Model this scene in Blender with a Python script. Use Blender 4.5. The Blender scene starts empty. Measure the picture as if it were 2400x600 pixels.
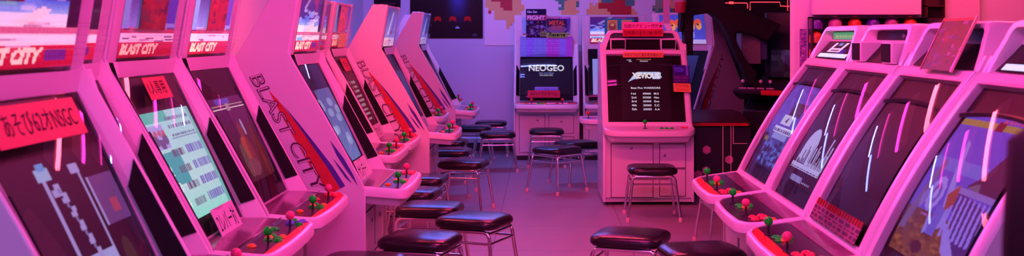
import bpy, math, random
import numpy as np
from mathutils import Vector, Matrix
random.seed(7); rng = np.random.default_rng(7)
SC = bpy.context.scene
COL = SC.collection
PI = math.pi

# ------------------------------------------------------------------ materials
def lin(c):
    return tuple((x/12.92 if x <= .04045 else ((x+.055)/1.055)**2.4) for x in c)

def nodes_of(name):
    m = bpy.data.materials.new(name); m.use_nodes = True
    nt = m.node_tree; nt.nodes.clear()
    out = nt.nodes.new('ShaderNodeOutputMaterial')
    return m, nt, out

def pbr(name, col, rough=.4, metal=0., spec=.5, vary=0., scale=30., bump=0., emit=None, estr=0.):
    m, nt, out = nodes_of(name)
    p = nt.nodes.new('ShaderNodeBsdfPrincipled')
    p.inputs['Base Color'].default_value = (*col, 1)
    p.inputs['Roughness'].default_value = rough
    p.inputs['Metallic'].default_value = metal
    p.inputs['Specular IOR Level'].default_value = spec
    if vary or bump:
        tc = nt.nodes.new('ShaderNodeTexCoord'); nz = nt.nodes.new('ShaderNodeTexNoise')
        nz.inputs['Scale'].default_value = scale; nz.inputs['Detail'].default_value = 4
        nt.links.new(tc.outputs['Object'], nz.inputs['Vector'])
        if vary:
            mx = nt.nodes.new('ShaderNodeMix'); mx.data_type = 'RGBA'
            mx.inputs['A'].default_value = (*[c*(1-vary) for c in col], 1)
            mx.inputs['B'].default_value = (*[min(1, c*(1+vary)) for c in col], 1)
            nt.links.new(nz.outputs['Fac'], mx.inputs['Factor'])
            nt.links.new(mx.outputs['Result'], p.inputs['Base Color'])
        if bump:
            b = nt.nodes.new('ShaderNodeBump'); b.inputs['Strength'].default_value = bump; b.inputs['Distance'].default_value = .002
            nt.links.new(nz.outputs['Fac'], b.inputs['Height']); nt.links.new(b.outputs['Normal'], p.inputs['Normal'])
    if emit:
        p.inputs['Emission Color'].default_value = (*emit, 1); p.inputs['Emission Strength'].default_value = estr
    nt.links.new(p.outputs[0], out.inputs[0])
    return m

def picture_mat(name, strength=0., rough=.15, base=0.):
    """colours of a picture (screen, backlit sign or print) from the mesh's own colour attribute"""
    m, nt, out = nodes_of(name)
    p = nt.nodes.new('ShaderNodeBsdfPrincipled')
    a = nt.nodes.new('ShaderNodeVertexColor'); a.layer_name = 'Col'
    p.inputs['Roughness'].default_value = rough
    if strength > 0:
        p.inputs['Base Color'].default_value = (.02, .02, .022, 1); p.inputs['Specular IOR Level'].default_value = .1
        nt.links.new(a.outputs['Color'], p.inputs['Emission Color'])
        p.inputs['Emission Strength'].default_value = strength
        if base: nt.links.new(a.outputs['Color'], p.inputs['Base Color'])
    else:
        p.inputs['Specular IOR Level'].default_value = .12
        nt.links.new(a.outputs['Color'], p.inputs['Base Color'])
    nt.links.new(p.outputs[0], out.inputs[0])
    return m

def pane_mat(name, tint, rough=.02, ior=1.5, top=1.):
    m, nt, out = nodes_of(name)
    t = nt.nodes.new('ShaderNodeBsdfTransparent'); t.inputs[0].default_value = (*tint, 1)
    g = nt.nodes.new('ShaderNodeBsdfGlossy'); g.inputs['Roughness'].default_value = rough
    lw = nt.nodes.new('ShaderNodeLayerWeight')
    pw = nt.nodes.new('ShaderNodeMath'); pw.operation = 'POWER'; pw.inputs[1].default_value = 5.
    nt.links.new(lw.outputs['Facing'], pw.inputs[0])
    f = nt.nodes.new('ShaderNodeMapRange'); f0 = ((ior-1)/(ior+1))**2
    f.inputs['To Min'].default_value = f0; f.inputs['To Max'].default_value = top
    nt.links.new(pw.outputs[0], f.inputs['Value'])
    lw.inputs['Blend'].default_value = .5
    mx = nt.nodes.new('ShaderNodeMixShader')
    nt.links.new(f.outputs[0], mx.inputs[0]); nt.links.new(t.outputs[0], mx.inputs[1]); nt.links.new(g.outputs[0], mx.inputs[2])
    nt.links.new(mx.outputs[0], out.inputs[0])
    return m

def emit_mat(name, col, s):
    m, nt, out = nodes_of(name)
    e = nt.nodes.new('ShaderNodeEmission'); e.inputs[0].default_value = (*col, 1); e.inputs[1].default_value = s
    nt.links.new(e.outputs[0], out.inputs[0])
    return m

def floor_mat():
    m, nt, out = nodes_of('vinyl_tiles')
    p = nt.nodes.new('ShaderNodeBsdfPrincipled')
    tc = nt.nodes.new('ShaderNodeTexCoord')
    br = nt.nodes.new('ShaderNodeTexBrick'); br.offset = 0
    br.inputs['Scale'].default_value = 1.0
    br.inputs['Brick Width'].default_value = .9; br.inputs['Row Height'].default_value = .9
    br.inputs['Mortar Size'].default_value = .0035
    br.inputs['Color1'].default_value = (.31, .28, .31, 1); br.inputs['Color2'].default_value = (.27, .245, .28, 1)
    br.inputs['Mortar'].default_value = (.12, .11, .13, 1)
    n1 = nt.nodes.new('ShaderNodeTexNoise'); n1.inputs['Scale'].default_value = 5; n1.inputs['Detail'].default_value = 8
    n2 = nt.nodes.new('ShaderNodeTexNoise'); n2.inputs['Scale'].default_value = 140; n2.inputs['Detail'].default_value = 3
    mp = nt.nodes.new('ShaderNodeMapping'); mp.inputs['Location'].default_value = (.32, .2, 0)
    nt.links.new(tc.outputs['Object'], mp.inputs[0])
    for n in (br, n1, n2): nt.links.new(mp.outputs[0], n.inputs['Vector'])
    mx = nt.nodes.new('ShaderNodeMix'); mx.data_type = 'RGBA'; mx.blend_type = 'MULTIPLY'; mx.inputs['Factor'].default_value = .55
    nt.links.new(br.outputs['Color'], mx.inputs['A']); 
    ad = nt.nodes.new('ShaderNodeMath'); ad.operation = 'ADD'
    nt.links.new(n1.outputs['Fac'], ad.inputs[0]); nt.links.new(n2.outputs['Fac'], ad.inputs[1])
    nt.links.new(ad.outputs[0], mx.inputs['B'])
    nt.links.new(mx.outputs['Result'], p.inputs['Base Color'])
    rr = nt.nodes.new('ShaderNodeMapRange'); rr.inputs['To Min'].default_value = .32; rr.inputs['To Max'].default_value = .55
    nt.links.new(n1.outputs['Fac'], rr.inputs['Value']); nt.links.new(rr.outputs[0], p.inputs['Roughness'])
    nt.links.new(p.outputs[0], out.inputs[0])
    return m

BODY = pbr('white_cabinet_plastic', (.78, .74, .78), .38, vary=.05, scale=6)
SHELL = pbr('white_moulded_shell', (.80, .76, .80), .28, vary=.03, scale=5)
BLACK = pbr('black_plastic', (.012, .012, .014), .35)
MATTE = pbr('black_grille', (.006, .006, .007), .75, spec=.15, bump=.4, scale=400)
BEZEL = pbr('dark_bezel', (.009, .006, .008), .5, spec=.15)
SMOKE = pane_mat('smoked_glass', (.86, .80, .84), ior=1.36, top=.30)
CLEAR = pane_mat('clear_plastic', (.97, .97, .98), rough=.08, ior=1.4, top=.6)
BAGP = pane_mat('bag_film', (.95, .95, .97), rough=.2, ior=1.25, top=.3)
CHROME = pbr('chrome', (.82, .82, .84), .12, metal=1)
VINYL = pbr('black_vinyl', (.013, .011, .014), .24, spec=.38, bump=.25, scale=180)
RUBBER = pbr('pale_rubber', (.75, .55, .5), .6)
GREEN = pbr('green_ball', (.0, .90, .025), .22, spec=.3)
PINKB = pbr('pink_ball', (.85, .07, .22), .22)
REDB = pbr('red_ball', (.75, .03, .03), .22)
WHITEB = pbr('white_ball', (.8, .7, .75), .25)
BTN_G = pbr('green_button', (.0, .85, .03), .3, spec=.3)
BTN_R = pbr('red_button', (.85, .04, .09), .3)
BTN_O = pbr('orange_button', (.95, .24, .02), .3)
BTN_B = pbr('blue_button', (.10, .14, .75), .3)
PLATE = pbr('dark_panel_plate', (.045, .025, .05), .2, vary=.5, scale=12)
PLATE2 = pbr('glossy_instruction_plate', (.20, .09, .17), .12, vary=.5, scale=9)
REDPL = pbr('red_panel_graphic', (.75, .03, .035), .3, vary=.25, scale=16)
INK = pbr('black_ink', (.012, .004, .008), .7, spec=.1)
PAPER_R = pbr('red_paper', (.55, .018, .055), .5, spec=.15, vary=.08)
PAPER_P = pbr('hot_pink_paper', (.86, .10, .46), .4, vary=.06)
PAPER_O = pbr('orange_paper', (.92, .34, .10), .4, vary=.06)
PAPER_W = pbr('white_paper', (.72, .68, .74), .3, vary=.05)
PAPER_G = pbr('yellow_green_paper', (.55, .75, .18), .5, vary=.05)
PRINT = picture_mat('printed_picture', 0, .4)
GPRINT = picture_mat('glossy_print', 0, .15)
GREYBODY = pbr('grey_housing', (.22, .19, .18), .45, vary=.2)
REDTRIM = pbr('red_trim', (.55, .012, .015), .3)
WALLW = pbr('white_wall_paint', (.72, .70, .76), .6, vary=.03, scale=3, bump=.08)
WALLD = pbr('dark_wall', (.015, .012, .016), .5)
GLOWLINE = pbr('glowing_printed_line', (.8, .2, .35), .4, emit=(1, .12, .25), estr=.35)  # printed lines given a glow of their own so they look lit
NEONR = pbr('lit_red_line', (.8, .1, .1), .4, emit=(1, .06, .10), estr=1.2)
LOCKM = pbr('lock_metal', (.35, .3, .33), .3, metal=.8)
SEAM = pbr('dark_seam', (.10, .07, .09), .6)

# ------------------------------------------------------------------ mesh builder
class MB:
    def __init__(s): s.v = []; s.f = []; s.m = []; s.c = []
    def add(s, verts, faces, mi=0):
        b = len(s.v); s.v += [tuple(v) for v in verts]
        for f in faces: s.f.append(tuple(b+i for i in f)); s.m.append(mi); s.c.append(None)
    def box(s, x0, x1, y0, y1, z0, z1, mi=0, M=None):
        vs = [Vector((x, y, z)) for x in (x0, x1) for y in (y0, y1) for z in (z0, z1)]
        if M is not None: vs = [M @ v for v in vs]
        s.add(vs, [(0, 1, 3, 2), (4, 6, 7, 5), (0, 4, 5, 1), (2, 3, 7, 6), (0, 2, 6, 4), (1, 5, 7, 3)], mi)
    def prism(s, poly, y0, y1, mi=0, M=None):
        n = len(poly)
        vs = [Vector((u, y0, z)) for u, z in poly] + [Vector((u, y1, z)) for u, z in poly]
        if M is not None: vs = [M @ v for v in vs]
        s.add(vs, [tuple(range(n)), tuple(range(2*n-1, n-1, -1))] + [(i, i+n, (i+1) % n+n, (i+1) % n) for i in range(n)], mi)
    def loft(s, rings, closed=True, cap0=False, cap1=False, mi=0):
        n = len(rings[0]); vs = [p for r in rings for p in r]; fs = []
        for a in range(len(rings)-1):
            for i in range(n if closed else n-1):
                j = (i+1) % n
                fs.append((a*n+i, a*n+j, (a+1)*n+j, (a+1)*n+i))
        if cap0: fs.append(tuple(range(n-1, -1, -1)))
        if cap1: fs.append(tuple((len(rings)-1)*n+i for i in range(n)))
        s.add(vs, fs, mi)
    def lathe(s, prof, n=20, M=None, mi=0):
        rings = []
        for r, z in prof:
            ring = [Vector((r*math.cos(2*PI*i/n), r*math.sin(2*PI*i/n), z)) for i in range(n)]
            rings.append([M @ p for p in ring] if M is not None else ring)
        s.loft(rings, True, True, True, mi)
    def tube(s, pts, r, n=10, mi=0, closed=False):
        pts = [Vector(p) for p in pts]; rings = []; N = len(pts); up = None
        for i, p in enumerate(pts):
            if closed: t = (pts[(i+1) % N]-pts[i-1]).normalized()
            else: t = (pts[min(i+1, N-1)]-pts[max(i-1, 0)]).normalized()
            if up is None:
                up = Vector((0, 0, 1)) if abs(t.z) < .9 else Vector((1, 0, 0))
            a = up - t*up.dot(t)
            if a.length < 1e-5: a = Vector((1, 0, 0)) - t*t.x
            a.normalize(); up = a; b = t.cross(a)
            rings.append([p + (a*math.cos(2*PI*k/n)+b*math.sin(2*PI*k/n))*r for k in range(n)])
        if closed: rings.append(rings[0])
        s.loft(rings, True, not closed, not closed, mi)
    def grid(s, fn, nu, nv, colors=None, mi=0):
        b = len(s.v)
        for j in range(nv+1):
            for i in range(nu+1): s.v.append(tuple(fn(i/nu, j/nv)))
        for j in range(nv):
            for i in range(nu):
                a = b+j*(nu+1)+i
                s.f.append((a, a+1, a+nu+2, a+nu+1)); s.m.append(mi)
                s.c.append(None if colors is None else colors[j][i])
    def mesh(s, name, mats, smooth=35):
        me = bpy.data.meshes.new(name)
        me.from_pydata(s.v, [], s.f)
        for m in mats: me.materials.append(m)
        me.polygons.foreach_set('material_index', s.m)
        if any(c is not None for c in s.c):
            at = me.color_attributes.new('Col', 'FLOAT_COLOR', 'CORNER')
            buf = np.ones((len(me.loops), 4), np.float32)
            k = 0
            for f, c in zip(s.f, s.c):
                if c is not None: buf[k:k+len(f), :3] = c
                k += len(f)
            at.data.foreach_set('color', buf.ravel())
        me.update()
        if smooth:
            me.shade_smooth(); me.set_sharp_from_angle(angle=math.radians(smooth))
        return me

CACHE = {}
def obj(name, mb, mats, parent=None, smooth=35, bevel=0., loc=None, key=None, M=None):
    """link one mesh object; with key the mesh data is built once and shared"""
    if not isinstance(mats, (list, tuple)): mats = [mats]
    if key is not None and key in CACHE: me = CACHE[key]
    else:
        b = mb() if callable(mb) else mb
        me = b.mesh(name, mats, smooth)
        if key is not None: CACHE[key] = me
    o = bpy.data.objects.new(name, me); COL.objects.link(o)
    if parent: o.parent = parent
    if loc is not None: o.location = loc
    if M is not None: o.matrix_basis = M
    if bevel:
        md = o.modifiers.new('edge', 'BEVEL'); md.width = bevel; md.segments = 2; md.limit_method = 'ANGLE'; md.angle_limit = math.radians(40)
    return o
def tag(o, label, cat, group=None, kind=None):
    o['label'] = label; o['category'] = cat
    if group: o['group'] = group
    if kind: o['kind'] = kind
    return o
def thing(name, label, cat, loc=(0, 0, 0), rz=0., group=None):
    o = bpy.data.objects.new(name, None); COL.objects.link(o)
    o.empty_display_size = .1
    o.location = loc; o.rotation_euler = (0, 0, rz)
    return tag(o, label, cat, group)
def struct(name, mb, mat, bevel=0):
    o = obj(name, mb, mat, smooth=0, bevel=bevel); o['kind'] = 'structure'; return o
def frame(o, xd, yd):
    x = Vector(xd).normalized(); y = Vector(yd).normalized(); n = x.cross(y)
    return Matrix(((x.x, y.x, n.x, o[0]), (x.y, y.y, n.y, o[1]), (x.z, y.z, n.z, o[2]), (0, 0, 0, 1)))

# ------------------------------------------------------------------ text and pictures
_tc = {}
def text_tris(s, shear=0., fat=0.):
    k = (s, shear, fat)
    if k in _tc: return _tc[k]
    c = bpy.data.curves.new('t', 'FONT'); c.body = s; c.shear = shear; c.offset = fat; c.resolution_u = 3
    o = bpy.data.objects.new('t', c); COL.objects.link(o)
    bpy.context.view_layer.update()
    dg = bpy.context.evaluated_depsgraph_get()
    me = bpy.data.meshes.new_from_object(o.evaluated_get(dg))
    vs = [v.co.copy() for v in me.vertices]; fs = [tuple(p.vertices) for p in me.polygons]
    bpy.data.objects.remove(o); bpy.data.curves.remove(c); bpy.data.meshes.remove(me)
    xs = [v.x for v in vs] or [0]; ys = [v.y for v in vs] or [0]
    _tc[k] = (vs, fs, min(xs), max(xs), min(ys), max(ys))
    return _tc[k]
def put_text(mb, s, x, y, w, h, z, M, mi, shear=0., fat=0., rot=0.):
    """text fitted into the w x h rectangle whose lower left corner is (x, y) on the plane of M"""
    vs, fs, x0, x1, y0, y1 = text_tris(s, shear, fat)
    sx = w/max(x1-x0, 1e-6); sy = h/max(y1-y0, 1e-6)
    R = Matrix.Rotation(rot, 4, 'Z')
    mb.add([M @ (Matrix.Translation((x, y, z)) @ (R @ Vector(((v.x-x0)*sx, (v.y-y0)*sy, 0)))) for v in vs], fs, mi)

class Pic:
    """a small picture in sRGB, row 0 at the bottom"""
    def __init__(s, w, h, c=(0, 0, 0)):
        s.w, s.h = w, h; s.a = np.zeros((h, w, 3)); s.a[:] = c
        s.Y, s.X = np.mgrid[0:h, 0:w]; s.X = (s.X+.5)/w; s.Y = (s.Y+.5)/h
    def rect(s, x0, y0, x1, y1, c, a=1.):
        m = (s.X >= x0) & (s.X < x1) & (s.Y >= y0) & (s.Y < y1); s.a[m] = s.a[m]*(1-a)+np.array(c)*a
    def ell(s, x, y, rx, ry, c, a=1.):
        m = ((s.X-x)/rx)**2+((s.Y-y)/ry)**2 < 1; s.a[m] = s.a[m]*(1-a)+np.array(c)*a
    def poly(s, pts, c, a=1.):
        m = np.zeros((s.h, s.w), bool); n = len(pts)
        for i in range(n):
            (x1, y1), (x2, y2) = pts[i], pts[(i+1) % n]
            if y1 == y2: continue
            cr = ((y1 > s.Y) != (y2 > s.Y)) & (s.X < (x2-x1)*(s.Y-y1)/(y2-y1)+x1)
            m ^= cr
        s.a[m] = s.a[m]*(1-a)+np.array(c)*a
    def grad(s, y0, y1, c0, c1):
        m = (s.Y >= y0) & (s.Y < y1); t = ((s.Y-y0)/(y1-y0))[..., None]
        g = np.array(c0)*(1-t)+np.array(c1)*t; s.a[m] = g[m]
    def text(s, t, x, y, w, h, c, shear=0., fat=0.):
        vs, fs, x0, x1, y0, y1 = text_tris(t, shear, fat)
        P = [(x+(v.x-x0)/max(x1-x0, 1e-6)*w, y+(v.y-y0)/max(y1-y0, 1e-6)*h) for v in vs]
        m = np.zeros((s.h, s.w), bool)
        for f in fs:
            for k in range(1, len(f)-1):
                a, b, d = P[f[0]], P[f[k]], P[f[k+1]]
                q = lambda p, r: (s.X-p[0])*(r[1]-p[1])-(s.Y-p[1])*(r[0]-p[0])
                e1, e2, e3 = q(a, b), q(b, d), q(d, a)
                m |= ((e1 >= 0) & (e2 >= 0) & (e3 >= 0)) | ((e1 <= 0) & (e2 <= 0) & (e3 <= 0))
        s.a[m] = c
    def noise(s, amt, cell=1):
        h, w = -(-s.h//cell), -(-s.w//cell)
        n = rng.uniform(-amt, amt, (h, w, 1)).repeat(cell, 0).repeat(cell, 1)[:s.h, :s.w]
        s.a = np.clip(s.a+n, 0, 1)
    def lines(s, x0, y0, x1, y1, rows, c, fill=.8, h=.55):
        dy = (y1-y0)/rows
        for r in range(rows):
            x = x0
            while x < x0+(x1-x0)*fill:
                wd = (x1-x0)*random.uniform(.04, .12); s.rect(x, y0+r*dy, min(x+wd, x1), y0+r*dy+dy*h, c); x += wd+(x1-x0)*.03
    def lin(s):
        a = np.clip(s.a, 0, 1)
        return np.where(a <= .04045, a/12.92, ((a+.055)/1.055)**2.4)

def pic_part(name, pic, parent, M, w, h, mat, bulge=0., thick=.004, key=None):
    """picture on a panel centred on M's origin; bulge makes a convex tube face"""
    def mk():
        mb = MB(); L = pic.lin()
        def fn(a, b):
            z = bulge*(1-(2*a-1)**2)*(1-(2*b-1)**2) if bulge else 0
            z = bulge*(1-.5*(2*a-1)**2-.5*(2*b-1)**2) if bulge else 0
            return M @ Vector(((a-.5)*w, (b-.5)*h, z))
        mb.grid(fn, pic.w, pic.h, L, 0)
        mb.box(-w/2, w/2, -h/2, h/2, -thick-.001, -.001, 1, M)
        return mb
    return obj(name, mk, [mat, BLACK], parent, smooth=50, key=key)

def sign_part(name, parent, M, w, h, paper, texts, label=None, ink=INK, z0=.001):
    mb = MB(); mb.box(-w/2, w/2, -h/2, h/2, z0, z0+.0012, 0, M)
    for t in texts:
        put_text(mb, t[0], t[1]-w/2, t[2]-h/2, t[3], t[4], z0+.0018, M, 1, *(t[5:]))
    o = obj(name, mb, [paper, ink], parent, smooth=0)
    if label: o['label'] = label
    return o

def clip_u(poly, u0, keep_above):
    out = []; n = len(poly)
    for i in range(n):
        a, b = poly[i], poly[(i+1) % n]
        ia = (a[0] >= u0) == keep_above; ib = (b[0] >= u0) == keep_above
        if ia: out.append(a)
        if ia != ib:
            t = (u0-a[0])/(b[0]-a[0]); out.append((u0, a[1]+t*(b[1]-a[1])))
    return out

# ------------------------------------------------------------------ controls
def ball_mb():
    mb = MB(); prof = [(.0175*math.sin(PI*k/10)+1e-4, .055-.0175*math.cos(PI*k/10)) for k in range(11)]
    mb.lathe(prof, 18); return mb
def shaft_mb():
    mb = MB(); mb.lathe([(.017, 0), (.017, .003), (.006, .004), (.0048, .008), (.0048, .042)], 14); return mb
def button_mb():
    mb = MB(); mb.lathe([(.0165, 0), (.0165, .004), (.0145, .006), (.012, .006), (.0118, .009), (.009, .0105), (1e-4, .011)], 16); return mb
def joystick(panel, p, mat, label=None):
    j = obj('joystick', shaft_mb, BLACK, panel, key='shaft', loc=p)
    b = obj('joystick_ball', ball_mb, mat, j, key='ball_'+mat.name)
    return j
def button(panel, p, mat):
    return obj('push_button', button_mb, mat, panel, key='btn_'+mat.name, loc=p)

def tray(outline, zt, edge=.05, low=.10, shrink=.05, lip=.012):
    """rounded control panel body from an (u, y) outline and a top height zt(u)"""
    cx = sum(p[0] for p in outline)/len(outline)
    def ins(d):
        return [(u-(u-cx)/max(abs(u-cx), .06)*d*min(1, abs(u-cx)/.06), y-math.copysign(min(d, abs(y)), y)) for u, y in outline]
    mb = MB(); R = []
    for d, dz in ((.020, -.010), (.018, -.001), (.012, .0), (.004, -.003), (0, -.010), (0, -edge), (.006, -edge-.006), (.02, -edge-.010), (shrink, -low), (shrink+.05, -low-.006)):
        R.append([Vector((u, y, zt(u)+dz)) for u, y in ins(d)])
    mb.loft(R, True, True, True)
    return mb, ins(.021)

# ------------------------------------------------------------------ slant-front cabinet ("city" type)
HW = .365
SLA = (0., .645); BND = (-.37, 1.293); TOPF = (-.318, 1.62)
F0 = Vector((-.352, 0, 1.292)); F1 = Vector((-.362, 0, 1.235)); F2 = Vector((-.058, 0, .600))
SIDE = [(0, .02), (0, .635), (-.012, .665), (-.19, .985), (-.358, 1.272), (-.372, 1.305), (-.318, 1.62), (-.43, 1.625), (-.613, 1.307), (-.95, .83), (-.95, .02)]
gdir = (F1-F2).normalized()
GN = Vector((0, 1, 0)).cross(gdir)
def glass_frame(s, off=0.):   # s: distance up the glass from F2
    return frame(F2+gdir*s+GN*off, (0, 1, 0), gdir)
GLEN = (F1-F2).length
MDIR = (Vector((TOPF[0], 0, TOPF[1]))-Vector((BND[0], 0, BND[1]))).normalized()
MN = Vector((0, 1, 0)).cross(MDIR)
MLEN = .31
def marq_frame(s, off=0.):
    return frame(Vector((BND[0], 0, BND[1]))+MDIR*s+MN*off, (0, 1, 0), MDIR)

def side_mb(sg):
    def f():
        mb = MB(); a, b = (HW-.018, HW) if sg > 0 else (-HW, -HW+.018)
        mb.prism(SIDE, a, b); return mb
    return f
def front_shell_mb():
    mb = MB()
    prof = [(F0, Vector((-.350, 0, 1.292))), (F1, Vector((-.331, 0, 1.236))), ((F1+F2)/2, Vector((-.1675, 0, .942))), (F2, Vector((-.004, 0, .648)))]
    gi = .300
    # recess floor above the glass and wings either side
    rows = [[Vector((a.x, y, a.z)) for y in (-gi, gi)] for a, b in prof]
    mb.add([rows[0][0], rows[0][1], rows[1][1], rows[1][0]], [(0, 1, 2, 3)])
    for sg in (-1, 1):
        R = [[Vector((a.x, sg*gi, a.z)), Vector((b.x, sg*(HW-.02), b.z)), Vector((b.x+.002, sg*(HW-.012), b.z+.001))] for a, b in prof]
        mb.loft(R, False)
    mb.add([Vector((F1.x-.02, -gi, F1.z)), Vector((F1.x-.02, gi, F1.z)), Vector((F2.x-.02, gi, F2.z)), Vector((F2.x-.02, -gi, F2.z))], [(0, 1, 2, 3)])
    # posts beside the lit header and the header's backing
    for sg in (-1, 1):
        M = marq_frame(0)
        y0, y1 = sorted((sg*.275, sg*(HW-.018)))
        mb.box(y0, y1, -.004, MLEN+.018, -.06, .001, 0, M)
    mb.box(-.275, .275, -.004, MLEN+.018, -.06, -.02, 0, marq_frame(0))
    # top cap, back slope, back
    mb.prism([(-.32, 1.615), (-.43, 1.615), (-.61, 1.30), (-.945, .826), (-.945, .02), (-.93, .02), (-.93, .815), (-.60, 1.285), (-.42, 1.59), (-.33, 1.59)], -HW+.018, HW-.018)
    return mb
def base_mb():
    mb = MB(); mb.box(-.93, -.018, -HW+.018, HW-.018, .05, .56)
    mb.box(-.90, -.05, -HW+.03, HW-.03, .0, .05, 1)
    return mb
def door_mb(y0, y1, z0, z1, u):
    def f():
        mb = MB()
        mb.box(u-.004, u+.001, y0-.006, y1+.006, z0-.006, z1+.006, 1)
        mb.box(u, u+.008, y0, y1, z0, z1, 0)
        return mb
    return f
def lock_mb(u, y, z):
    def f():
        mb = MB(); mb.lathe([(.012, 0), (.012, .004), (.009, .006), (1e-4, .006)], 14, Matrix.Translation((u, y, z)) @ Matrix.Rotation(PI/2, 4, 'Y')); return mb
    return f
def speaker_mb(sg):
    def f():
        mb = MB()
        # parallelogram on the wing between inner edge A (on the glass) and outer edge B (on the side panel)
        A = lambda t: Vector((F2.x+(F1.x-F2.x)*t, sg*.300, F2.z+(F1.z-F2.z)*t))
        B = lambda t: Vector((-.004+(-.327)*t, sg*(HW-.02), .648+.588*t))
        def P(w, t): return A(t)*(1-w)+B(t)*w
        quad = [P(.20, .16), P(.95, .13), P(.95, .69), P(.20, .60)]
        n = (quad[1]-quad[0]).cross(quad[3]-quad[0]).normalized()
        if n.x < 0: n = -n
        mb.add([q+n*.008 for q in quad]+[q-n*.005 for q in quad], [(0, 1, 2, 3), (4, 7, 6, 5), (0, 4, 5, 1), (1, 5, 6, 2), (2, 6, 7, 3), (3, 7, 4, 0)])
        return mb
    return f
def bezel_mb():
    mb = MB(); M = glass_frame(0, -.012); mb.box(-.300, .300, .0, GLEN, -.004, .004, 0, M); return mb
def glass_mb():
    mb = MB()
    def fn(a, b):
        M = glass_frame(.03+b*(GLEN-.035), .018*4*b*(1-b)+.004)
        return M @ Vector(((a-.5)*.598, 0, .015*(1-(2*a-1)**2)))
    mb.grid(fn, 28, 36); return mb
def city_panel_mb():
    arc = []
    for k in range(7):
        a = PI/2*k/6; arc.append((.135+.065*math.sin(a), -.295-.065*math.cos(a)))
    out = [(-.10, -.360), (.0, -.360)]+arc+[(.208, -.15), (.210, 0), (.208, .15)]+[(u, -y) for u, y in arc[::-1]]+[(.0, .360), (-.10, .360)]
    return out
city_zt = lambda u: .633+.085*(.20-u)
def city_tray():
    return tray(city_panel_mb(), city_zt, edge=.046, low=.088, shrink=.035)
def plate_mb(ins, u0, above, zt, lift):
    p = clip_u(ins, u0, above); mb = MB(); n = len(p)
    top = [Vector((u, y, zt(u)+lift)) for u, y in p]; bot = [v-Vector((0, 0, .004)) for v in top]
    mb.add(top+bot, [tuple(range(n)), tuple(range(2*n-1, n-1, -1))]+[(i, (i+1) % n, (i+1) % n+n, i+n) for i in range(n)]); return mb

def header_cover_mb():
    """clear ribbed cover over the lit header, wrapped round its ends"""
    mb = MB(); prof = [(.0, .0), (.006, .018), (.022, .030), (.06, .033), (MLEN-.02, .033), (MLEN, .028), (MLEN+.004, .0)]
    R = []
    for y in (-.282, .282):
        R.append([marq_frame(s, o) @ Vector((y, 0, 0)) for s, o in prof])
    mb.loft(R, False)
    for r in R: mb.add(r, [tuple(range(len(r)))])
    M = marq_frame(0, .033)
    for s in (.045, .06, .077, .096, .118, .127): mb.box(-.279, .279, s, s+.0016, .0, .003, 0, M)
    for y in (-.281, .270):
        for k in range(36): mb.box(y, y+.011, .05+k*.0068, .0525+k*.0068, 0, .003, 0, M)
    return mb

def side_art_mb(sg):
    """painted strokes and big outlined lettering along the slant of one side"""
    def f():
        mb = MB(); s = sg
        # frame on the outside of the side panel, its x running down the slanted edge, y = 0 on that edge
        d = Vector((.496, 0, -.868)); e = Vector((.868, 0, .496))
        if s < 0: M = frame((-.37, -HW-.0012, 1.293), d, e)
        else: M = frame((-.37+.70*d.x, HW+.0012, 1.293+.70*d.z), -d, e)
        def P(x, y): return (x, y) if s < 0 else (.70-x, y)
        def stroke(pts, mi, z):
            q = [M @ Vector((*P(x, y), z)) for x, y in pts]
            mb.add(q, [tuple(range(len(q)))], mi)
        stroke([(.10, -.172), (.20, -.150), (.30, -.136), (.42, -.124), (.60, -.108), (.69, -.104), (.69, -.165), (.52, -.180), (.36, -.180), (.22, -.178)], 0, .0)
        stroke([(.20, -.146), (.32, -.124), (.45, -.104), (.58, -.086), (.69, -.080), (.69, -.106), (.56, -.112), (.40, -.126), (.30, -.136)], 1, .0002)
        stroke([(.46, -.034), (.57, -.020), (.66, -.020), (.72, -.026), (.62, -.038), (.54, -.042)], 1, .0002)
        stroke([(.54, -.066), (.62, -.052), (.70, -.044), (.66, -.058), (.60, -.064)], 1, .0003)
        x0 = .0 if s < 0 else .04
        put_text(mb, 'BLAST CITY', x0, -.224, .66, .062, .0006, M, 2, .15, .020)
        put_text(mb, 'BLAST CITY', x0+.002, -.220, .656, .054, .0009, M, 3, .15, -.018)
        return mb
    return f
ART = [pbr('red_paint', (.62, .03, .04), .4, vary=.3, scale=14), pbr('indigo_paint', (.06, .04, .32), .4, vary=.3, scale=14),
       pbr('dark_letter_outline', (.07, .015, .05), .4), pbr('pale_letter_fill', (.66, .50, .60), .4)]

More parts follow.
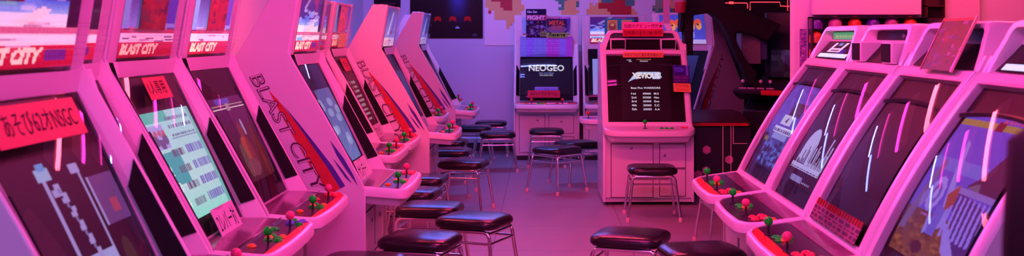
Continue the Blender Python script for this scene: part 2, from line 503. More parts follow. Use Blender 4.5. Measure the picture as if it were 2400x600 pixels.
def header_pic(kind):
    p = Pic(96, 54)
    if kind == 'sky':
        p.grad(0, .18, (.72, .08, .24), (.80, .12, .30)); p.grad(.18, .27, (.97, .95, .96), (.95, .95, 1)); p.rect(0, .27, 1, .34, (.80, .42, .58)); p.grad(.34, .44, (.97, .97, 1), (.85, .93, 1)); p.grad(.44, .56, (.60, .80, .97), (.28, .42, .85)); p.grad(.56, 1.01, (.24, .16, .55), (.32, .12, .42))
        p.poly([(.25, .52), (.5, .68), (.62, .72), (.45, .58)], (.40, .55, .95)); p.poly([(.35, .36), (.62, .50), (.7, .47), (.55, .36)], (.95, .92, .92)); p.poly([(.5, .95), (.75, 1), (.7, .65)], (.55, .12, .4)); p.poly([(.15, .75), (.4, 1), (.48, 1), (.2, .7)], (.75, .78, .92), .6)
        for k in range(18): x = rng.uniform(0, .9); y = rng.uniform(.17, .36); p.rect(x, y, x+rng.uniform(.05, .25), y+.012, [(.9, .85, .95), (.75, .55, .7), (.8, .6, .7)][k % 3], .7)
        for k in range(14): x = rng.uniform(0, .85); p.ell(x, rng.uniform(.45, .7), rng.uniform(.05, .16), .03, [(.75, .86, 1), (.45, .62, .95), (.9, .92, 1)][k % 3], .6)
        p.rect(.88, .34, 1, 1, (.25, .08, .25)); p.rect(.02, .19, .25, .25, (.45, .75, .9)); p.rect(.70, .06, .92, .15, (.45, .16, .55))
        p.text('BLAST CITY', .02, .035, .66, .125, (1, .98, .85), .25, .065)
    elif kind == 'flyer':
        p.grad(0, .18, (.70, .08, .20), (.8, .16, .36)); p.grad(.18, .30, (.97, .94, .97), (.92, .9, 1)); p.rect(0, .30, 1, .36, (.72, .25, .42)); p.grad(.36, 1.01, (.55, .62, .95), (.22, .12, .45))
        for k in range(26): x = rng.uniform(0, .9); y = rng.uniform(.17, .37); p.rect(x, y, x+rng.uniform(.03, .2), y+.015, [(.85, .80, .9), (.55, .30, .5), (.75, .45, .6), (.3, .2, .45)][k % 4], .8)
        p.rect(.0, .38, .10, 1, (.5, .65, .9)); p.rect(.78, .42, .98, 1, (.35, .25, .75)); p.rect(.66, .45, .78, .8, (.5, .42, .9))
        p.text('BLAST CITY', .03, .035, .68, .125, (1, .98, .80), .25, .065)
    elif kind == 'blue':
        p.grad(0, 1.01, (.65, .70, .95), (.30, .28, .62)); p.rect(0, 0, 1, .22, (.92, .90, .97)); p.poly([(.2, .3), (.5, .9), (.62, .92), (.4, .3)], (.75, .8, 1)); p.poly([(.5, .3), (.8, .95), (.9, .95), (.7, .3)], (.4, .36, .75)); p.ell(.55, .35, .08, .06, (.7, .3, .4))
        p.text('BLAST CITY', .08, .04, .62, .12, (.85, .25, .45), .25, .03)
    else:  # bright blue sheet with orange and yellow shapes
        p.grad(0, 1.01, (.35, .36, .85), (.25, .30, .75)); p.rect(0, 0, 1, .15, (.75, .75, .95))
        for k, (x, y) in enumerate([(.15, .75), (.28, .70), (.42, .72), (.55, .62), (.70, .70), (.85, .72)]):
            p.ell(x, y, .08, .13, (.88, .35, .25)); p.ell(x+.02, y-.12, .06, .12, (.92, .65, .35)); p.ell(x, y-.06, .025, .04, (.3, .15, .3))
        p.rect(.62, .2, .68, .45, (.75, .8, 1)); p.rect(.72, .2, .76, .4, (.6, .65, 1))
    p.noise(.03)
    return p
HEADMAT = {s: picture_mat('backlit_header_%d' % (s*100), s, .3, .5) for s in (.18, .35, .55, .85)}
CRT = picture_mat('screen_picture', .9, .5)
CRTHI = picture_mat('bright_screen_picture', 1.15, .5)

def city_cabinet(loc, rz, label, header='sky', hstr=.55, screen=None, scr=(.50, .40, .30), group='slant-front cabinets in the left row', top_color=GREEN, second=PINKB, red_plate=True, glass=True, stickers=(), art=True, btn=1):
    t = thing('arcade_cabinet', label, 'arcade cabinet', loc, rz, group)
    for sg in (-1, 1):
        o = obj('side_panel', side_mb(sg), BODY, t, key='side%d' % sg, bevel=.005)
        obj('speaker_grille', speaker_mb(sg), MATTE, t, key='spk%d' % sg)
        if art:
            obj('side_artwork', side_art_mb(sg), ART, t, key='art%d' % sg, smooth=0)
    obj('front_shell', front_shell_mb, SHELL, t, key='cshell', smooth=30)
    obj('base', base_mb, [BODY, BLACK], t, key='cbase', bevel=.004)
    for k, (y0, y1, z0, z1) in enumerate(((-.30, -.02, .09, .50), (.03, .30, .30, .50), (.03, .30, .09, .26))):
        d = obj('service_door', door_mb(y0, y1, z0, z1, -.017), [BODY, SEAM], t, key='cdoor%d' % k)
        obj('lock', lock_mb(-.009, (y0+y1)/2 if k else -.10, (z0+z1)/2+(.15 if k == 0 else .03)), LOCKM, d, key='clock%d' % k)
    obj('bezel', bezel_mb, BEZEL, t, key='cbezel')
    if screen is not None:
        s, w, h = scr
        pic_part('screen', screen[0], t, glass_frame(s, -.004), w, h, screen[1], bulge=.006)
    obj('monitor_glass', glass_mb, SMOKE, t, key='cglass')
    p = obj('control_panel', lambda: city_tray()[0], SHELL, t, key='ctray', smooth=40)
    ins = city_tray()[1]
    obj('button_plate', lambda: plate_mb(ins, .062, True, city_zt, -.004), PLATE, p, key='cplate', smooth=0)
    obj('instruction_plate', lambda: plate_mb(ins, .058, False, city_zt, -.003), PLATE2, p, key='cplate2', smooth=0)
    if red_plate:
        def rp():
            mb = MB(); pl = clip_u(ins, .158, True); pl = [(u, y) for u, y in pl]
            mb.add([Vector((u, y, city_zt(u)-.0034)) for u, y in pl], [tuple(range(len(pl)))]); return mb
        obj('red_graphic', rp, REDPL, p, key='credpl', smooth=0)
    def ridge():
        mb = MB(); mb.box(.056, .064, -.338, .338, city_zt(.06)-.004, city_zt(.06)+.003); return mb
    obj('ridge_strip', ridge, CHROME, p, key='cridge')
    for y, mt, cols in ((-.165, top_color, (BTN_G, BTN_G, BTN_O)), (.175, second, (BTN_R, BTN_R, BTN_R) if btn else (BTN_G, BTN_B, BTN_B))):
        joystick(t, (.133, y, city_zt(.13)-.010), mt)
        for k in range(6):
            uu = .150-.036*(k//3)-.006*(k % 3 == 1); yy = y+.075+.036*(k % 3)
            button(t, (uu, yy, city_zt(uu)-.004), cols[k % 3] if k < 3 else cols[(k+1) % 3])
        button(t, (.09, y-.06, city_zt(.09)-.004), cols[2] if y < 0 else cols[0])
    m = pic_part('marquee', header_pic(header), t, marq_frame(MLEN/2+.006, .002), .548, MLEN-.01, HEADMAT[hstr], key='head_%s_%d' % (header, hstr*100))
    obj('marquee_cover', header_cover_mb, CLEAR, t, key='chead', smooth=30)
    for fn in stickers: fn(t)
    return t

# ------------------------------------------------------------------ curved-glass cabinet ("curved" type)
A_W = .37
def prof_pt(t):
    """front curve of the curved cabinet, t=0 at the foot of the glass, t=1 at its head"""
    p = Vector((-.075, 0, .655))*(1-t)+Vector((-.443, 0, 1.246))*t
    n = Vector((.851, 0, .525))
    return p+n*.021*(4*t*(1-t))
def prof_n(t):
    e = 1e-3; d = prof_pt(t+e)-prof_pt(t-e); d.normalize(); return Vector((0, 1, 0)).cross(d), d
PT = [prof_pt(i/14) for i in range(15)]
A_SIDE = [(0, .03), (0, .56), (-.02, .60)]+[(p.x-.012, p.z) for p in PT]+[(-.458, 1.258), (-.488, 1.315), (-.80, 1.33), (-.86, 1.26), (-.86, .03)]
def ashell_mb():
    mb = MB(); gw = .318
    for sg in (-1, 1):
        mb.prism(A_SIDE, *sorted((sg*(A_W-.02), sg*A_W)))
        R = []
        for i, p in enumerate([Vector((-.02, 0, .60))]+PT+[Vector((-.456, 0, 1.260))]):
            j = min(max(i-1, 0), 14); n, d = prof_n(j/14)
            R.append([p-n*.014+Vector((0, sg*A_W, 0)), p-n*.004+Vector((0, sg*(A_W-.003), 0)), p+n*.004+Vector((0, sg*(A_W-.012), 0)), p+n*.005+Vector((0, sg*(A_W-.025), 0)), p+n*.003+Vector((0, sg*(gw+.004), 0)), p-n*.006+Vector((0, sg*gw, 0)), p-n*.03+Vector((0, sg*gw, 0))])
        mb.loft(R, False)
    # foot and head bands
    for a, b in ((-1, 0), (13.6, 15)):
        pts = [Vector((-.02, 0, .60)), prof_pt(0), prof_pt(.03)] if a < 0 else [prof_pt(.965), prof_pt(1.), Vector((-.456, 0, 1.260)), Vector((-.498, 0, 1.264)), Vector((-.52, 0, 1.264))]
        n, d = prof_n(0 if a < 0 else 1)
        R = [[p+n*.003+Vector((0, y, 0)) for y in (-A_W+.006, -gw, 0, gw, A_W-.006)] for p in pts]
        mb.loft(R, False)
        q = pts[-1] if a < 0 else pts[0]
        mb.add([q+n*.003+Vector((0, -gw, 0)), q+n*.003+Vector((0, gw, 0)), q-n*.03+Vector((0, gw, 0)), q-n*.03+Vector((0, -gw, 0))], [(0, 1, 2, 3)])
    mb.box(-.86, -.84, -A_W+.02, A_W-.02, .03, 1.26)
    return mb
def hood_mb():
    """moulded hood: an arch with rounded shoulders, hollow at the front"""
    def arch(w0, w1, z0, z1, r, n=7):
        pts = [(-w0, z0), (-(w0*.55+w1*.45), z0+(z1-r-z0)*.55)]
        for k in range(n):
            a = PI-PI/2*k/(n-1); pts.append((-(w1-r)+r*math.cos(a), z1-r+r*math.sin(a)))
        return pts+[(-y, z) for y, z in pts[::-1]]
    O = arch(A_W, .318, 1.254, 1.433, .055); I = arch(.318, .282, 1.262, 1.407, .04)
    uf = lambda z: -.462-.072*((z-1.257)/.175)
    mb = MB()
    def ring(c, du, sc=1., dz=0.):
        return [Vector((uf(z)+du, y*sc, z+dz)) for y, z in c]
    rb = lambda c, u: [Vector((u, y, z)) for y, z in c]
    mb.loft([rb([(y*.97, 1.257+(z-1.257)*.93) for y, z in O], -.86), ring(O, -.03), ring(O, -.010, .998, -.001), ring([(y*.99, z-.004) for y, z in O], 0), ring([(y*1.01, z+.003) for y, z in I], .0), ring(I, -.012), [Vector((-.66, y*.93, 1.264+(z-1.262)*.95)) for y, z in I]], False)
    b = rb([(y*.97, 1.257+(z-1.257)*.93) for y, z in O], -.86); mb.add(b, [tuple(range(len(b)))])
    return mb
def ahead_mb():      # sloping dark header plate and the slot above it
    mb = MB()
    mb.add([Vector((-.474, -.302, 1.267)), Vector((-.474, .302, 1.267)), Vector((-.560, .282, 1.358)), Vector((-.560, -.282, 1.358))], [(0, 1, 2, 3)], 0)
    mb.box(-.574, -.564, -.275, .275, 1.361, 1.402, 1)
    mb.box(-.572, -.552, -.28, .28, 1.353, 1.362, 2)
    mb.box(-.61, -.574, -.285, .285, 1.275, 1.405, 1)
    return mb
HM = frame((-.517, 0, 1.3125), (0, 1, 0), (-.086, 0, .091))   # plane of the header plate
def aglass_mb():
    mb = MB()
    def fn(a, b):
        t = .03+.94*b; n, d = prof_n(t); y = (a-.5)*.634
        return prof_pt(t)+Vector((0, y, 0))+n*(.002+.017*(1-(2*a-1)**2))
    mb.grid(fn, 32, 48); return mb
def abezel_mb():
    mb = MB()
    def fn(a, b):
        t = .02+.96*b; n, d = prof_n(t); return prof_pt(t)+Vector((0, (a-.5)*.63, 0))-n*.022
    mb.grid(fn, 2, 14)
    return mb
def abar_mb():
    mb = MB(); n, d = prof_n(.84)
    R = []
    for k in range(9):
        y = -.305+.61*k/8; p = prof_pt(.80+.03*(1-((k-4)/4)**2))-n*.012; R.append([p+Vector((0, y, 0))+d*.010, p+Vector((0, y, 0))+n*.008, p+Vector((0, y, 0))-d*.010, p+Vector((0, y, 0))-n*.006])
    mb.loft(R, True, True, True); return mb
def ascreen(pic, parent, mat, t0=.10, t1=.80, w=.52, label=None):
    mb = MB(); L = pic.lin()**1.15
    def fn(a, b):
        t = t0+(t1-t0)*b; n, d = prof_n(t)
        return prof_pt(t)+Vector((0, (a-.5)*w, 0))-n*(.016-.010*(1-.5*(2*a-1)**2-.5*(2*b-1)**2))
    mb.grid(fn, pic.w, pic.h, L, 0)
    o = obj('screen', mb, [mat], parent, smooth=60)
    if label: o['label'] = label
    return o
def abase_mb():
    mb = MB(); mb.box(-.84, -.012, -A_W+.012, A_W-.012, .06, .60); mb.box(-.82, -.03, -A_W+.02, A_W-.02, .025, .06)
    for y in (-.31, .31):
        for u in (-.08, -.78): mb.box(u-.03, u+.03, y-.03, y+.03, 0, .03, 1)
    return mb
def curved_outline():
    arc = []
    for k in range(9):
        a = PI/2*k/8; arc.append((.06+.125*math.sin(a), -.245-.125*math.cos(a)))
    return [(-.085, -.370), (-.02, -.370)]+arc+[(.19, -.12), (.192, 0), (.19, .12)]+[(u, -y) for u, y in arc[::-1]]+[(-.02, .370), (-.085, .370)]
curved_zt = lambda u: .622+.14*(.19-u)
def curved_tray(): return tray(curved_outline(), curved_zt, edge=.042, low=.095, shrink=.04, lip=.012)

def curved_cabinet(loc, rz, label, screen, group='curved-glass cabinets', scr=dict(), speakers=False, players=2, panel='red', lit=None, slot=None, extras=(), flat_panel=False):
    t = thing('arcade_cabinet', label, 'arcade cabinet', loc, rz, group)
    obj('body_shell', ashell_mb, SHELL, t, key='ashell', smooth=40)
    obj('hood', hood_mb, SHELL, t, key='ahood', smooth=40)
    h = obj('header_plate', ahead_mb, [BEZEL, BLACK, SHELL], t, key='ahead', smooth=0)
    obj('base', abase_mb, [BODY, BLACK], t, key='abase', bevel=.006)
    for k, (y0, y1, z0, z1) in enumerate(((-.30, .035, .07, .50), (.095, .30, .31, .50), (.095, .30, .08, .295))):
        d = obj('service_door', door_mb(y0, y1, z0, z1, -.010), [BODY, SEAM], t, key='adoor%d' % k, bevel=.002)
        obj('lock', lock_mb(-.001, (-.14, .13, .155)[k], (.47, .41, .235)[k]), LOCKM, d, key='alock%d' % k)
    obj('bezel', abezel_mb, BEZEL, t, key='abez', smooth=60)
    if screen: ascreen(screen[0], t, screen[1], **scr)
    obj('bezel_bar', abar_mb, BLACK, t, key='abar')
    obj('curved_glass', aglass_mb, SMOKE, t, key='aglass', smooth=60)
    p = obj('control_panel', lambda: curved_tray()[0], SHELL, t, key='atray', smooth=40)
    ins = curved_tray()[1]
    if players == 2:
        obj('button_plate', lambda: plate_mb(ins, .005, True, curved_zt, -.004), PLATE, p, key='aplate', smooth=0)
        obj('instruction_plate', lambda: plate_mb([(u, y) for u, y in ins], .0, False, curved_zt, -.003), PLATE2, p, key='aplate2', smooth=0)
        if panel == 'red':
            def rp():
                mb = MB(); pl = clip_u(ins, .128, True)
                mb.add([Vector((u, y, curved_zt(u)-.0034)) for u, y in pl], [tuple(range(len(pl)))]); return mb
            obj('red_graphic', rp, REDPL, p, key='aredpl', smooth=0)
        for y, mt, cols in ((-.165, GREEN, (BTN_G, BTN_G, BTN_G)), (.15, PINKB, (BTN_R, BTN_R, BTN_R))):
            joystick(t, (.118, y, curved_zt(.118)-.006), mt)
            for k in range(6):
                uu = .105-.036*(k//3)-.006*(k % 3 == 1); yy = y+.07+.034*(k % 3)
                button(t, (uu, yy, curved_zt(uu)-.004), cols[k % 3])
        button(t, (.09, -.02, curved_zt(.09)-.004), BTN_O)
        button(t, (.045, .335, curved_zt(.045)-.004), BTN_O)
    else:
        obj('button_plate', lambda: plate_mb(ins, .012, True, curved_zt, -.003), SHELL, p, key='aplate_w', smooth=0)
        joystick(t, (.075, -.035, curved_zt(.075)-.003), GREEN)
        for y in (.10, .14, .18): button(t, (.08, y, curved_zt(.08)-.003), BTN_G)
        for y in (.27, .30): button(t, (.05, y, curved_zt(.05)-.003), BTN_R)
    if speakers:
        for y in (-.215, .215):
            def sp():
                mb = MB(); mb.box(-.555, -.450, -.066, .066, 1.266, 1.356); return mb
            b = obj('speaker_box', sp, SHELL, t, key='aspk', bevel=.006, loc=(0, y, 0))
            def sg_():
                mb = MB(); mb.box(-.451, -.447, -.058, .058, 1.273, 1.349); return mb
            obj('speaker_grille', sg_, MATTE, b, key='aspkg')
    for fn in extras: fn(t)
    return t

# ------------------------------------------------------------------ stool
def stool(x, y, rz, label, tilt=0.):
    t = thing('stool', label, 'stool', (x, y, 0), rz, 'black stools with chrome legs')
    def seat():
        mb = MB(); n = 40; R = []
        def sup(w, z, e=5.):
            ring = []
            for k in range(n):
                a = 2*PI*k/n; c, s_ = math.cos(a), math.sin(a)
                r = (abs(c)**e+abs(s_)**e)**(-1/e); ring.append(Vector((w*r*c, w*.94*r*s_, z)))
            return ring
        for w, z in ((.155, .345), (.176, .347), (.184, .356), (.186, .368), (.183, .382), (.172, .393), (.150, .400), (.10, .405), (.05, .407), (.004, .408)):
            R.append(sup(w, z))
        mb.loft(R, True, True, True); return mb
    obj('seat', seat, VINYL, t, key='seat', smooth=60)
    def hoop(sg):
        def f():
            mb = MB(); y = sg*.150
            pts = [(-.195, y*1.22, .022), (-.163, y*1.03, .27), (-.160, y, .305), (-.150, y, .325), (-.130, y, .335), (.130, y, .335), (.150, y, .325), (.160, y, .305), (.163, y*1.03, .27), (.195, y*1.22, .022)]
            mb.tube(pts, .0105, 10); return mb
        return f
    for sg in (-1, 1):
        h = obj('leg_hoop', hoop(sg), CHROME, t, key='hoop%d' % sg, smooth=60)
        for sx in (-1, 1):
            def foot():
                mb = MB(); mb.lathe([(.0145, 0), (.0155, .006), (.0145, .030), (.0115, .034)], 12); return mb
            obj('rubber_foot', foot, RUBBER, h, key='foot', loc=(sx*.195, sg*.183, 0))
    def rails():
        mb = MB()
        for sx in (-1, 1):
            mb.tube([(sx*.152, -.150, .326), (sx*.152, .150, .326)], .008, 8); mb.tube([(sx*.165, -.155, .275), (sx*.165, .155, .275)], .007, 8)
        for sg in (-1, 1): mb.tube([(-.165, sg*.155, .275), (.165, sg*.155, .275)], .007, 8)
        return mb
    obj('seat_rail', rails, CHROME, t, key='rails', smooth=60)
    return t

# ================================================================== THE PLACE
HC = 1.38
XL, XR, YB, YF, ZC = -2.15, 3.3, 13.1, -3.0, 2.75
b = MB(); b.box(XL-.1, XR+.1, YF-.1, YB+.1, -.1, 0); struct('floor', b, floor_mat())
b = MB(); b.box(XL-.1, XR+.1, YF-.1, YB+.1, ZC, ZC+.1); struct('ceiling', b, pbr('ceiling_paint', (.11, .08, .075), .8, vary=.04))
b = MB(); b.box(XL-.1, XL, YF-.1, YB+.1, 0, ZC); struct('wall_left', b, WALLW)
b = MB(); b.box(XR, XR+.1, YF-.1, YB+.1, 0, ZC); struct('wall_right', b, WALLD)
b = MB(); b.box(XL-.1, 1.75, YB, YB+.1, 0, ZC); struct('wall_back', b, pbr('pale_blue_wall_paint', (.55, .62, .76), .6, vary=.03, scale=3, bump=.08))
b = MB(); b.box(1.75, XR+.1, YB-.25, YB+.1, 0, ZC); struct('wall_recess', b, WALLD)
b = MB(); b.box(XL-.1, XR+.1, YF-.1, YF, 0, ZC); struct('wall_front', b, pbr('wall_paint_dim', (.30, .28, .31), .7))
b = MB(); b.box(1.51, XR, 6.5, 6.62, 0, ZC); struct('wall_partition', b, WALLW)
b = MB(); b.box(XL, 1.75, YB-.015, YB, 0, .10); struct('baseboard_back', b, pbr('dark_baseboard', (.02, .018, .025), .5), .003)

# ------------------------------------------------------------------ pictures on the screens
def pic_maze():
    p = Pic(100, 84, (.11, .045, .135)); L = (.66, .60, .88); p.grad(0, 1.01, (.14, .05, .16), (.10, .05, .13))
    p.rect(.335, 0, .365, .93, L); p.rect(.66, 0, .685, .93, L); p.rect(.30, .88, .42, .94, (.6, .7, .9)); p.rect(.60, .88, .69, .93, L); p.rect(.33, .93, .40, .97, (.35, .6, .9))
    p.rect(.37, .80, .45, .83, L); p.rect(.335, .44, .685, .50, (.66, .66, .92))
    for k in range(12):
        y = .86-k*.072; x = .40+.020*k; p.rect(x, y-.030, x+.055, y, L); p.rect(x+.02, y-.052, x+.045, y-.03, (.5, .45, .72)); p.rect(x+.035, y-.072, x+.075, y-.048, L)
    p.rect(.73, .60, .99, .84, (.42, .25, .52)); p.rect(.84, .64, .92, .72, (.7, .25, .4)); p.rect(.71, .60, .73, .84, L)  # lavender box: a sign's reflection painted into the screen picture
    for x, y, c in ((.80, .40, (.30, .22, .18)), (.86, .25, (.6, .25, .12)), (.90, .12, (.85, .7, .6)), (.80, .1, (.25, .2, .2))): p.ell(x, y, .06, .12, c, .7)
    return p
def pic_menu():
    p = Pic(110, 90, (.66, .82, .86)); p.grad(0, .30, (.55, .88, .82), (.72, .85, .88)); p.grad(.30, 1.01, (.72, .86, .88), (.62, .80, .86)); p.rect(0, .32, .42, .62, (.25, .62, .68)); p.rect(0, .90, .5, 1, (.25, .70, .68)); p.rect(0, .66, .34, .88, (.66, .60, .88))
    p.rect(.94, 0, 1, 1, (.40, .72, .72))
    for k in range(4): p.ell(.06+.08*k, .70+.04*(k % 2), .05, .05, (.35, .25, .45), .8); p.ell(.1+.07*k, .80, .03, .03, (.75, .3, .4), .8)
    p.lines(.45, .74, .95, .98, 3, (.42, .45, .62), .9, .4); p.rect(.42, .72, .96, .73, (.5, .55, .7))
    for k in range(4):
        y = .10+.155*k; p.text(str(4-k), .08+.03*(3-k), y, .06, .09, (.95, .97, 1)); p.lines(.30, y, .52, y+.1, 1, (.40, .36, .50), 1, .7); p.lines(.58, y+.005, .94, y+.10, 1, (.45, .42, .75), 1, .75); p.rect(.28, y-.025, .95, y-.017, (.5, .62, .78))
    p.noise(.02); return p
def pic_hall():
    p = Pic(96, 80, (.28, .08, .25)); p.grad(0, 1.01, (.26, .10, .12), (.38, .12, .38))
    p.rect(0, .86, 1, .88, (.95, .85, .85)); p.rect(0, .90, 1, .91, (.75, .6, .6)); p.rect(.25, .93, .62, .985, (.35, .30, .75)); p.rect(.47, .84, .56, .93, (.7, .55, .65))
    for x, y, rx, ry, c in ((.55, .55, .06, .14, (.55, .2, .2)), (.5, .38, .10, .14, (.75, .28, .12)), (.60, .30, .08, .2, (.5, .16, .16)), (.38, .25, .08, .2, (.45, .3, .3)), (.75, .35, .05, .3, (.38, .12, .1)), (.85, .3, .05, .35, (.45, .16, .1)), (.5, .15, .16, .1, (.5, .25, .3)), (.66, .62, .03, .1, (.7, .65, .85))): p.ell(x, y, rx, ry, c, .85)
    p.noise(.03, 2); return p
def pic_sky():
    p = Pic(96, 80, (.5, .58, .82)); p.grad(0, 1.01, (.45, .52, .82), (.35, .36, .62)); p.poly([(0, 1), (.3, 1), (.1, .4), (0, .3)], (.3, .12, .14)); 
    for k in range(12): p.ell(rng.uniform(.2, .9), rng.uniform(.1, .9), .12, .06, (.72, .76, .95), .6)
    p.poly([(.0, 0), (.5, 0), (.3, .3), (0, .4)], (.35, .25, .45)); p.noise(.03); return p
def pic_text(bg, fg, n=9):
    p = Pic(90, 72, bg); p.lines(.12, .1, .88, .9, n, fg, .85, .5); p.ell(.35, .75, .2, .12, (.45, .12, .08), .7); return p
def pic_dark(c0, c1):
    p = Pic(40, 32); p.grad(0, 1.01, c0, c1); p.ell(.4, .5, .25, .3, tuple(min(1, x*1.8) for x in c1), .6); return p
def pic_ship():
    p = Pic(110, 110); p.grad(.42, 1.01, (.40, .34, .80), (.36, .26, .68)); p.grad(0, .42, (.16, .18, .42), (.32, .36, .74))
    for k in range(60): p.ell(rng.uniform(), rng.uniform(.5, 1), .08, .03, (.46, .40, .86), .4)
    for k in range(70): p.ell(rng.uniform(.25, 1), rng.uniform(.02, .30), .05, .025, (.40, .52, .90) if k % 2 else (.12, .14, .32), .75)
    p.rect(.55, .62, .95, .78, (.28, .18, .20)); p.rect(.42, .50, .80, .62, (.82, .80, .95)); p.rect(.3, .40, .98, .47, (.85, .84, .98)); p.rect(.38, .33, .92, .40, (.6, .62, .88)); p.lines(.32, .41, .96, .46, 1, (.35, .3, .6), 1, .8); p.poly([(.55, .54), (.66, .60), (.64, .52)], (.3, .25, .5)); p.rect(.0, 0, .24, .36, (.13, .10, .28)); p.ell(.2, .3, .10, .03, (.5, .5, .2))
    return p
def pic_city():
    p = Pic(140, 120, (.10, .03, .05)); W = (.76, .74, .96); p.grad(.5, 1.01, (.10, .025, .04), (.13, .035, .045))
    p.ell(.36, .34, .20, .24, W); p.rect(.0, 0, 1, .215, (.10, .03, .07)); p.rect(.04, .15, .96, .205, W)
    x = .10
    while x < .96:
        wd = random.uniform(.02, .05); h = random.uniform(.05, .30)*(.5+x*.7); p.rect(x, .205, x+wd*.7, .205+h, W if x > .5 or random.random() < .4 else (.3, .2, .4)); x += wd
    for k in range(26): p.rect(.50+.017*k, .24, .507+.017*k, .24+rng.uniform(.02, .2), (.12, .05, .1))
    p.lines(.05, .155, .95, .195, 1, (.12, .05, .1), 1, .35); p.lines(.22, .03, .60, .11, 1, (.66, .64, .92), 1, .8)
    for k in range(5): p.ell(.64+.05*k, .05, .010, .012, W)
    return p
def pic_blank():
    p = Pic(30, 30, (.045, .012, .018)); p.grad(0, 1.01, (.05, .014, .02), (.04, .012, .016)); return p
def pic_stage():
    p = Pic(150, 130); p.grad(.30, 1.01, (.36, .30, .80), (.30, .30, .84)); p.rect(0, .58, 1, .66, (.38, .42, .86)); p.grad(0, .30, (.52, .30, .14), (.42, .25, .14))
    for k in range(90): x, y = rng.uniform(), rng.uniform(0, .26); p.ell(x, y, .04, .012, (.64, .42, .18) if k % 2 else (.34, .18, .12), .6)
    p.rect(0, .90, 1, .945, (.62, .52, .26)); p.rect(.50, .89, .60, .96, (.45, .08, .12)); p.lines(.55, .955, .98, .99, 1, (.75, .3, .55), 1, .6)
    p.poly([(.62, .52), (.74, .60), (.84, .76), (1, .82), (1, .50)], (.16, .12, .28)); p.poly([(.64, .52), (.76, .56), (.8, .5)], (.42, .36, .5))
    p.poly([(.0, .15), (.10, .15), (.22, .62), (.16, .66)], (.44, .36, .58)); p.poly([(.28, .80), (.34, .78), (.62, .26), (.54, .22)], (.58, .52, .90)); p.poly([(.58, .30), (.72, .12), (.92, .04), (.95, .12), (.78, .22)], (.60, .52, .92))
    p.poly([(.50, .50), (1, .42), (1, .06), (.92, .1), (.74, .22)], (.24, .18, .52)); p.rect(.5, .47, 1, .51, (.52, .44, .80))
    for k in range(8): p.poly([(.56+.06*k, .46), (.585+.06*k, .455), (.635+.058*k, .20+.0*k), (.60+.058*k, .19)], (.58, .50, .94))
    for k in range(12): a = 2*PI*k/12; p.ell(.30+.075*math.cos(a), .42+.085*math.sin(a), .030, .035, (.60, .54, .92))
    p.ell(.30, .42, .06, .07, (.40, .34, .72)); p.ell(.30, .42, .03, .035, (.64, .58, .94))
    p.ell(.17, .37, .045, .06, (.50, .44, .80)); p.poly([(.34, .34), (.42, .22), (.50, .36), (.44, .20), (.38, .16)], (.56, .52, .92)); p.rect(.42, .18, .54, .36, (.42, .38, .84))
    p.poly([(.46, .44), (.56, .52), (.60, .40), (.52, .34)], (.62, .28, .18)); p.ell(.40, .08, .08, .04, (.30, .10, .08)); p.lines(.24, .27, .40, .30, 1, (.66, .4, .8), 1, .6)
    p.noise(.02); return p
def pic_neogeo():
    p = Pic(150, 116, (.035, .02, .085)); p.grad(0, 1.01, (.05, .02, .09), (.03, .025, .10))
    return p
def pic_lavender():
    p = Pic(60, 50, (.62, .58, .95)); p.grad(0, 1.01, (.66, .55, .92), (.58, .6, .98)); p.lines(.1, .1, .9, .9, 8, (.52, .48, .86), .9, .4); return p
def pic_space():
    p = Pic(60, 80, (.055, .012, .035)); return p

# ------------------------------------------------------------------ left row
XFWD, XBCK = -.857, -1.112
def red_sign(txts, s, w, h, y=0., paper=PAPER_R, rot=0., lab=None, off=.012):
    def f(t):
        bb = (s-.03)/(GLEN-.035); bz = .018*4*bb*(1-bb)+.004+.015
        M = glass_frame(s, bz+.002) @ Matrix.Translation((y, 0, 0)) @ Matrix.Rotation(rot, 4, 'Z')
        sign_part('paper_sign', t, M, w, h, paper, txts, lab)
    return f
def flyer(y, s, w, h, seed, base=(.72, .10, .14), mat=None):
    def f(t):
        r = random.Random(seed); p = Pic(34, 44, base)
        for k in range(46): p.ell(r.random(), r.random(), r.uniform(.03, .14), r.uniform(.02, .10), (base[0]*r.uniform(.35, 1.2), base[1]*r.uniform(.3, 2.4), base[2]*r.uniform(.4, 2.6)), .7)
        pic_part('marquee_flyer', p, t, marq_frame(s, .012) @ Matrix.Translation((y, 0, 0)), w, h, HEADMAT[.18] if mat is None else mat, thick=.001)
    return f
G_L = 'slant-front cabinets in the left row'
city_cabinet((XFWD, 2.555, 0), 0, 'nearest slanted pink-lit cabinet at the left edge, block maze on its dark screen', screen=(pic_maze(), CRT), scr=(.300, .56, .52), hstr=.55,
             stickers=(red_sign([('あそび62オNSGC', (.05), .022, .36, .058)], (.632), .44, .098, -.04), flyer(-.13, .235, .15, .13, 3, (.55, .15, .22))))
city_cabinet((XBCK, 3.31, 0), 0, 'mostly hidden cabinet squeezed behind the nearest left cabinet, only header slice and speaker showing', screen=(pic_dark((.1, .05, .1), (.2, .1, .3)), CRT))
city_cabinet((XBCK, 4.055, 0), 0, 'slanted cabinet with the pale teal menu screen and white handwritten card below it', header='flyer', hstr=.35, screen=(pic_menu(), CRTHI), scr=(.350, .55, .42), btn=0,
             stickers=(red_sign([('1人専用', .02, .02, .17, .055)], .640, .23, .088, -.03), red_sign([('2レバー対', .02, .03, .22, .075)], .085, .27, .125, .04, PAPER_W), flyer(.0, .215, .27, .20, 5, (.62, .10, .12))))
city_cabinet((XBCK, 4.815, 0), 0, 'slanted cabinet with a dim purple screen and red flyer in its lit header', header='flyer', hstr=.85, screen=(pic_hall(), CRT), scr=(.365, .54, .40),
             stickers=(flyer(.03, .215, .26, .20, 8, (.78, .10, .16)),))
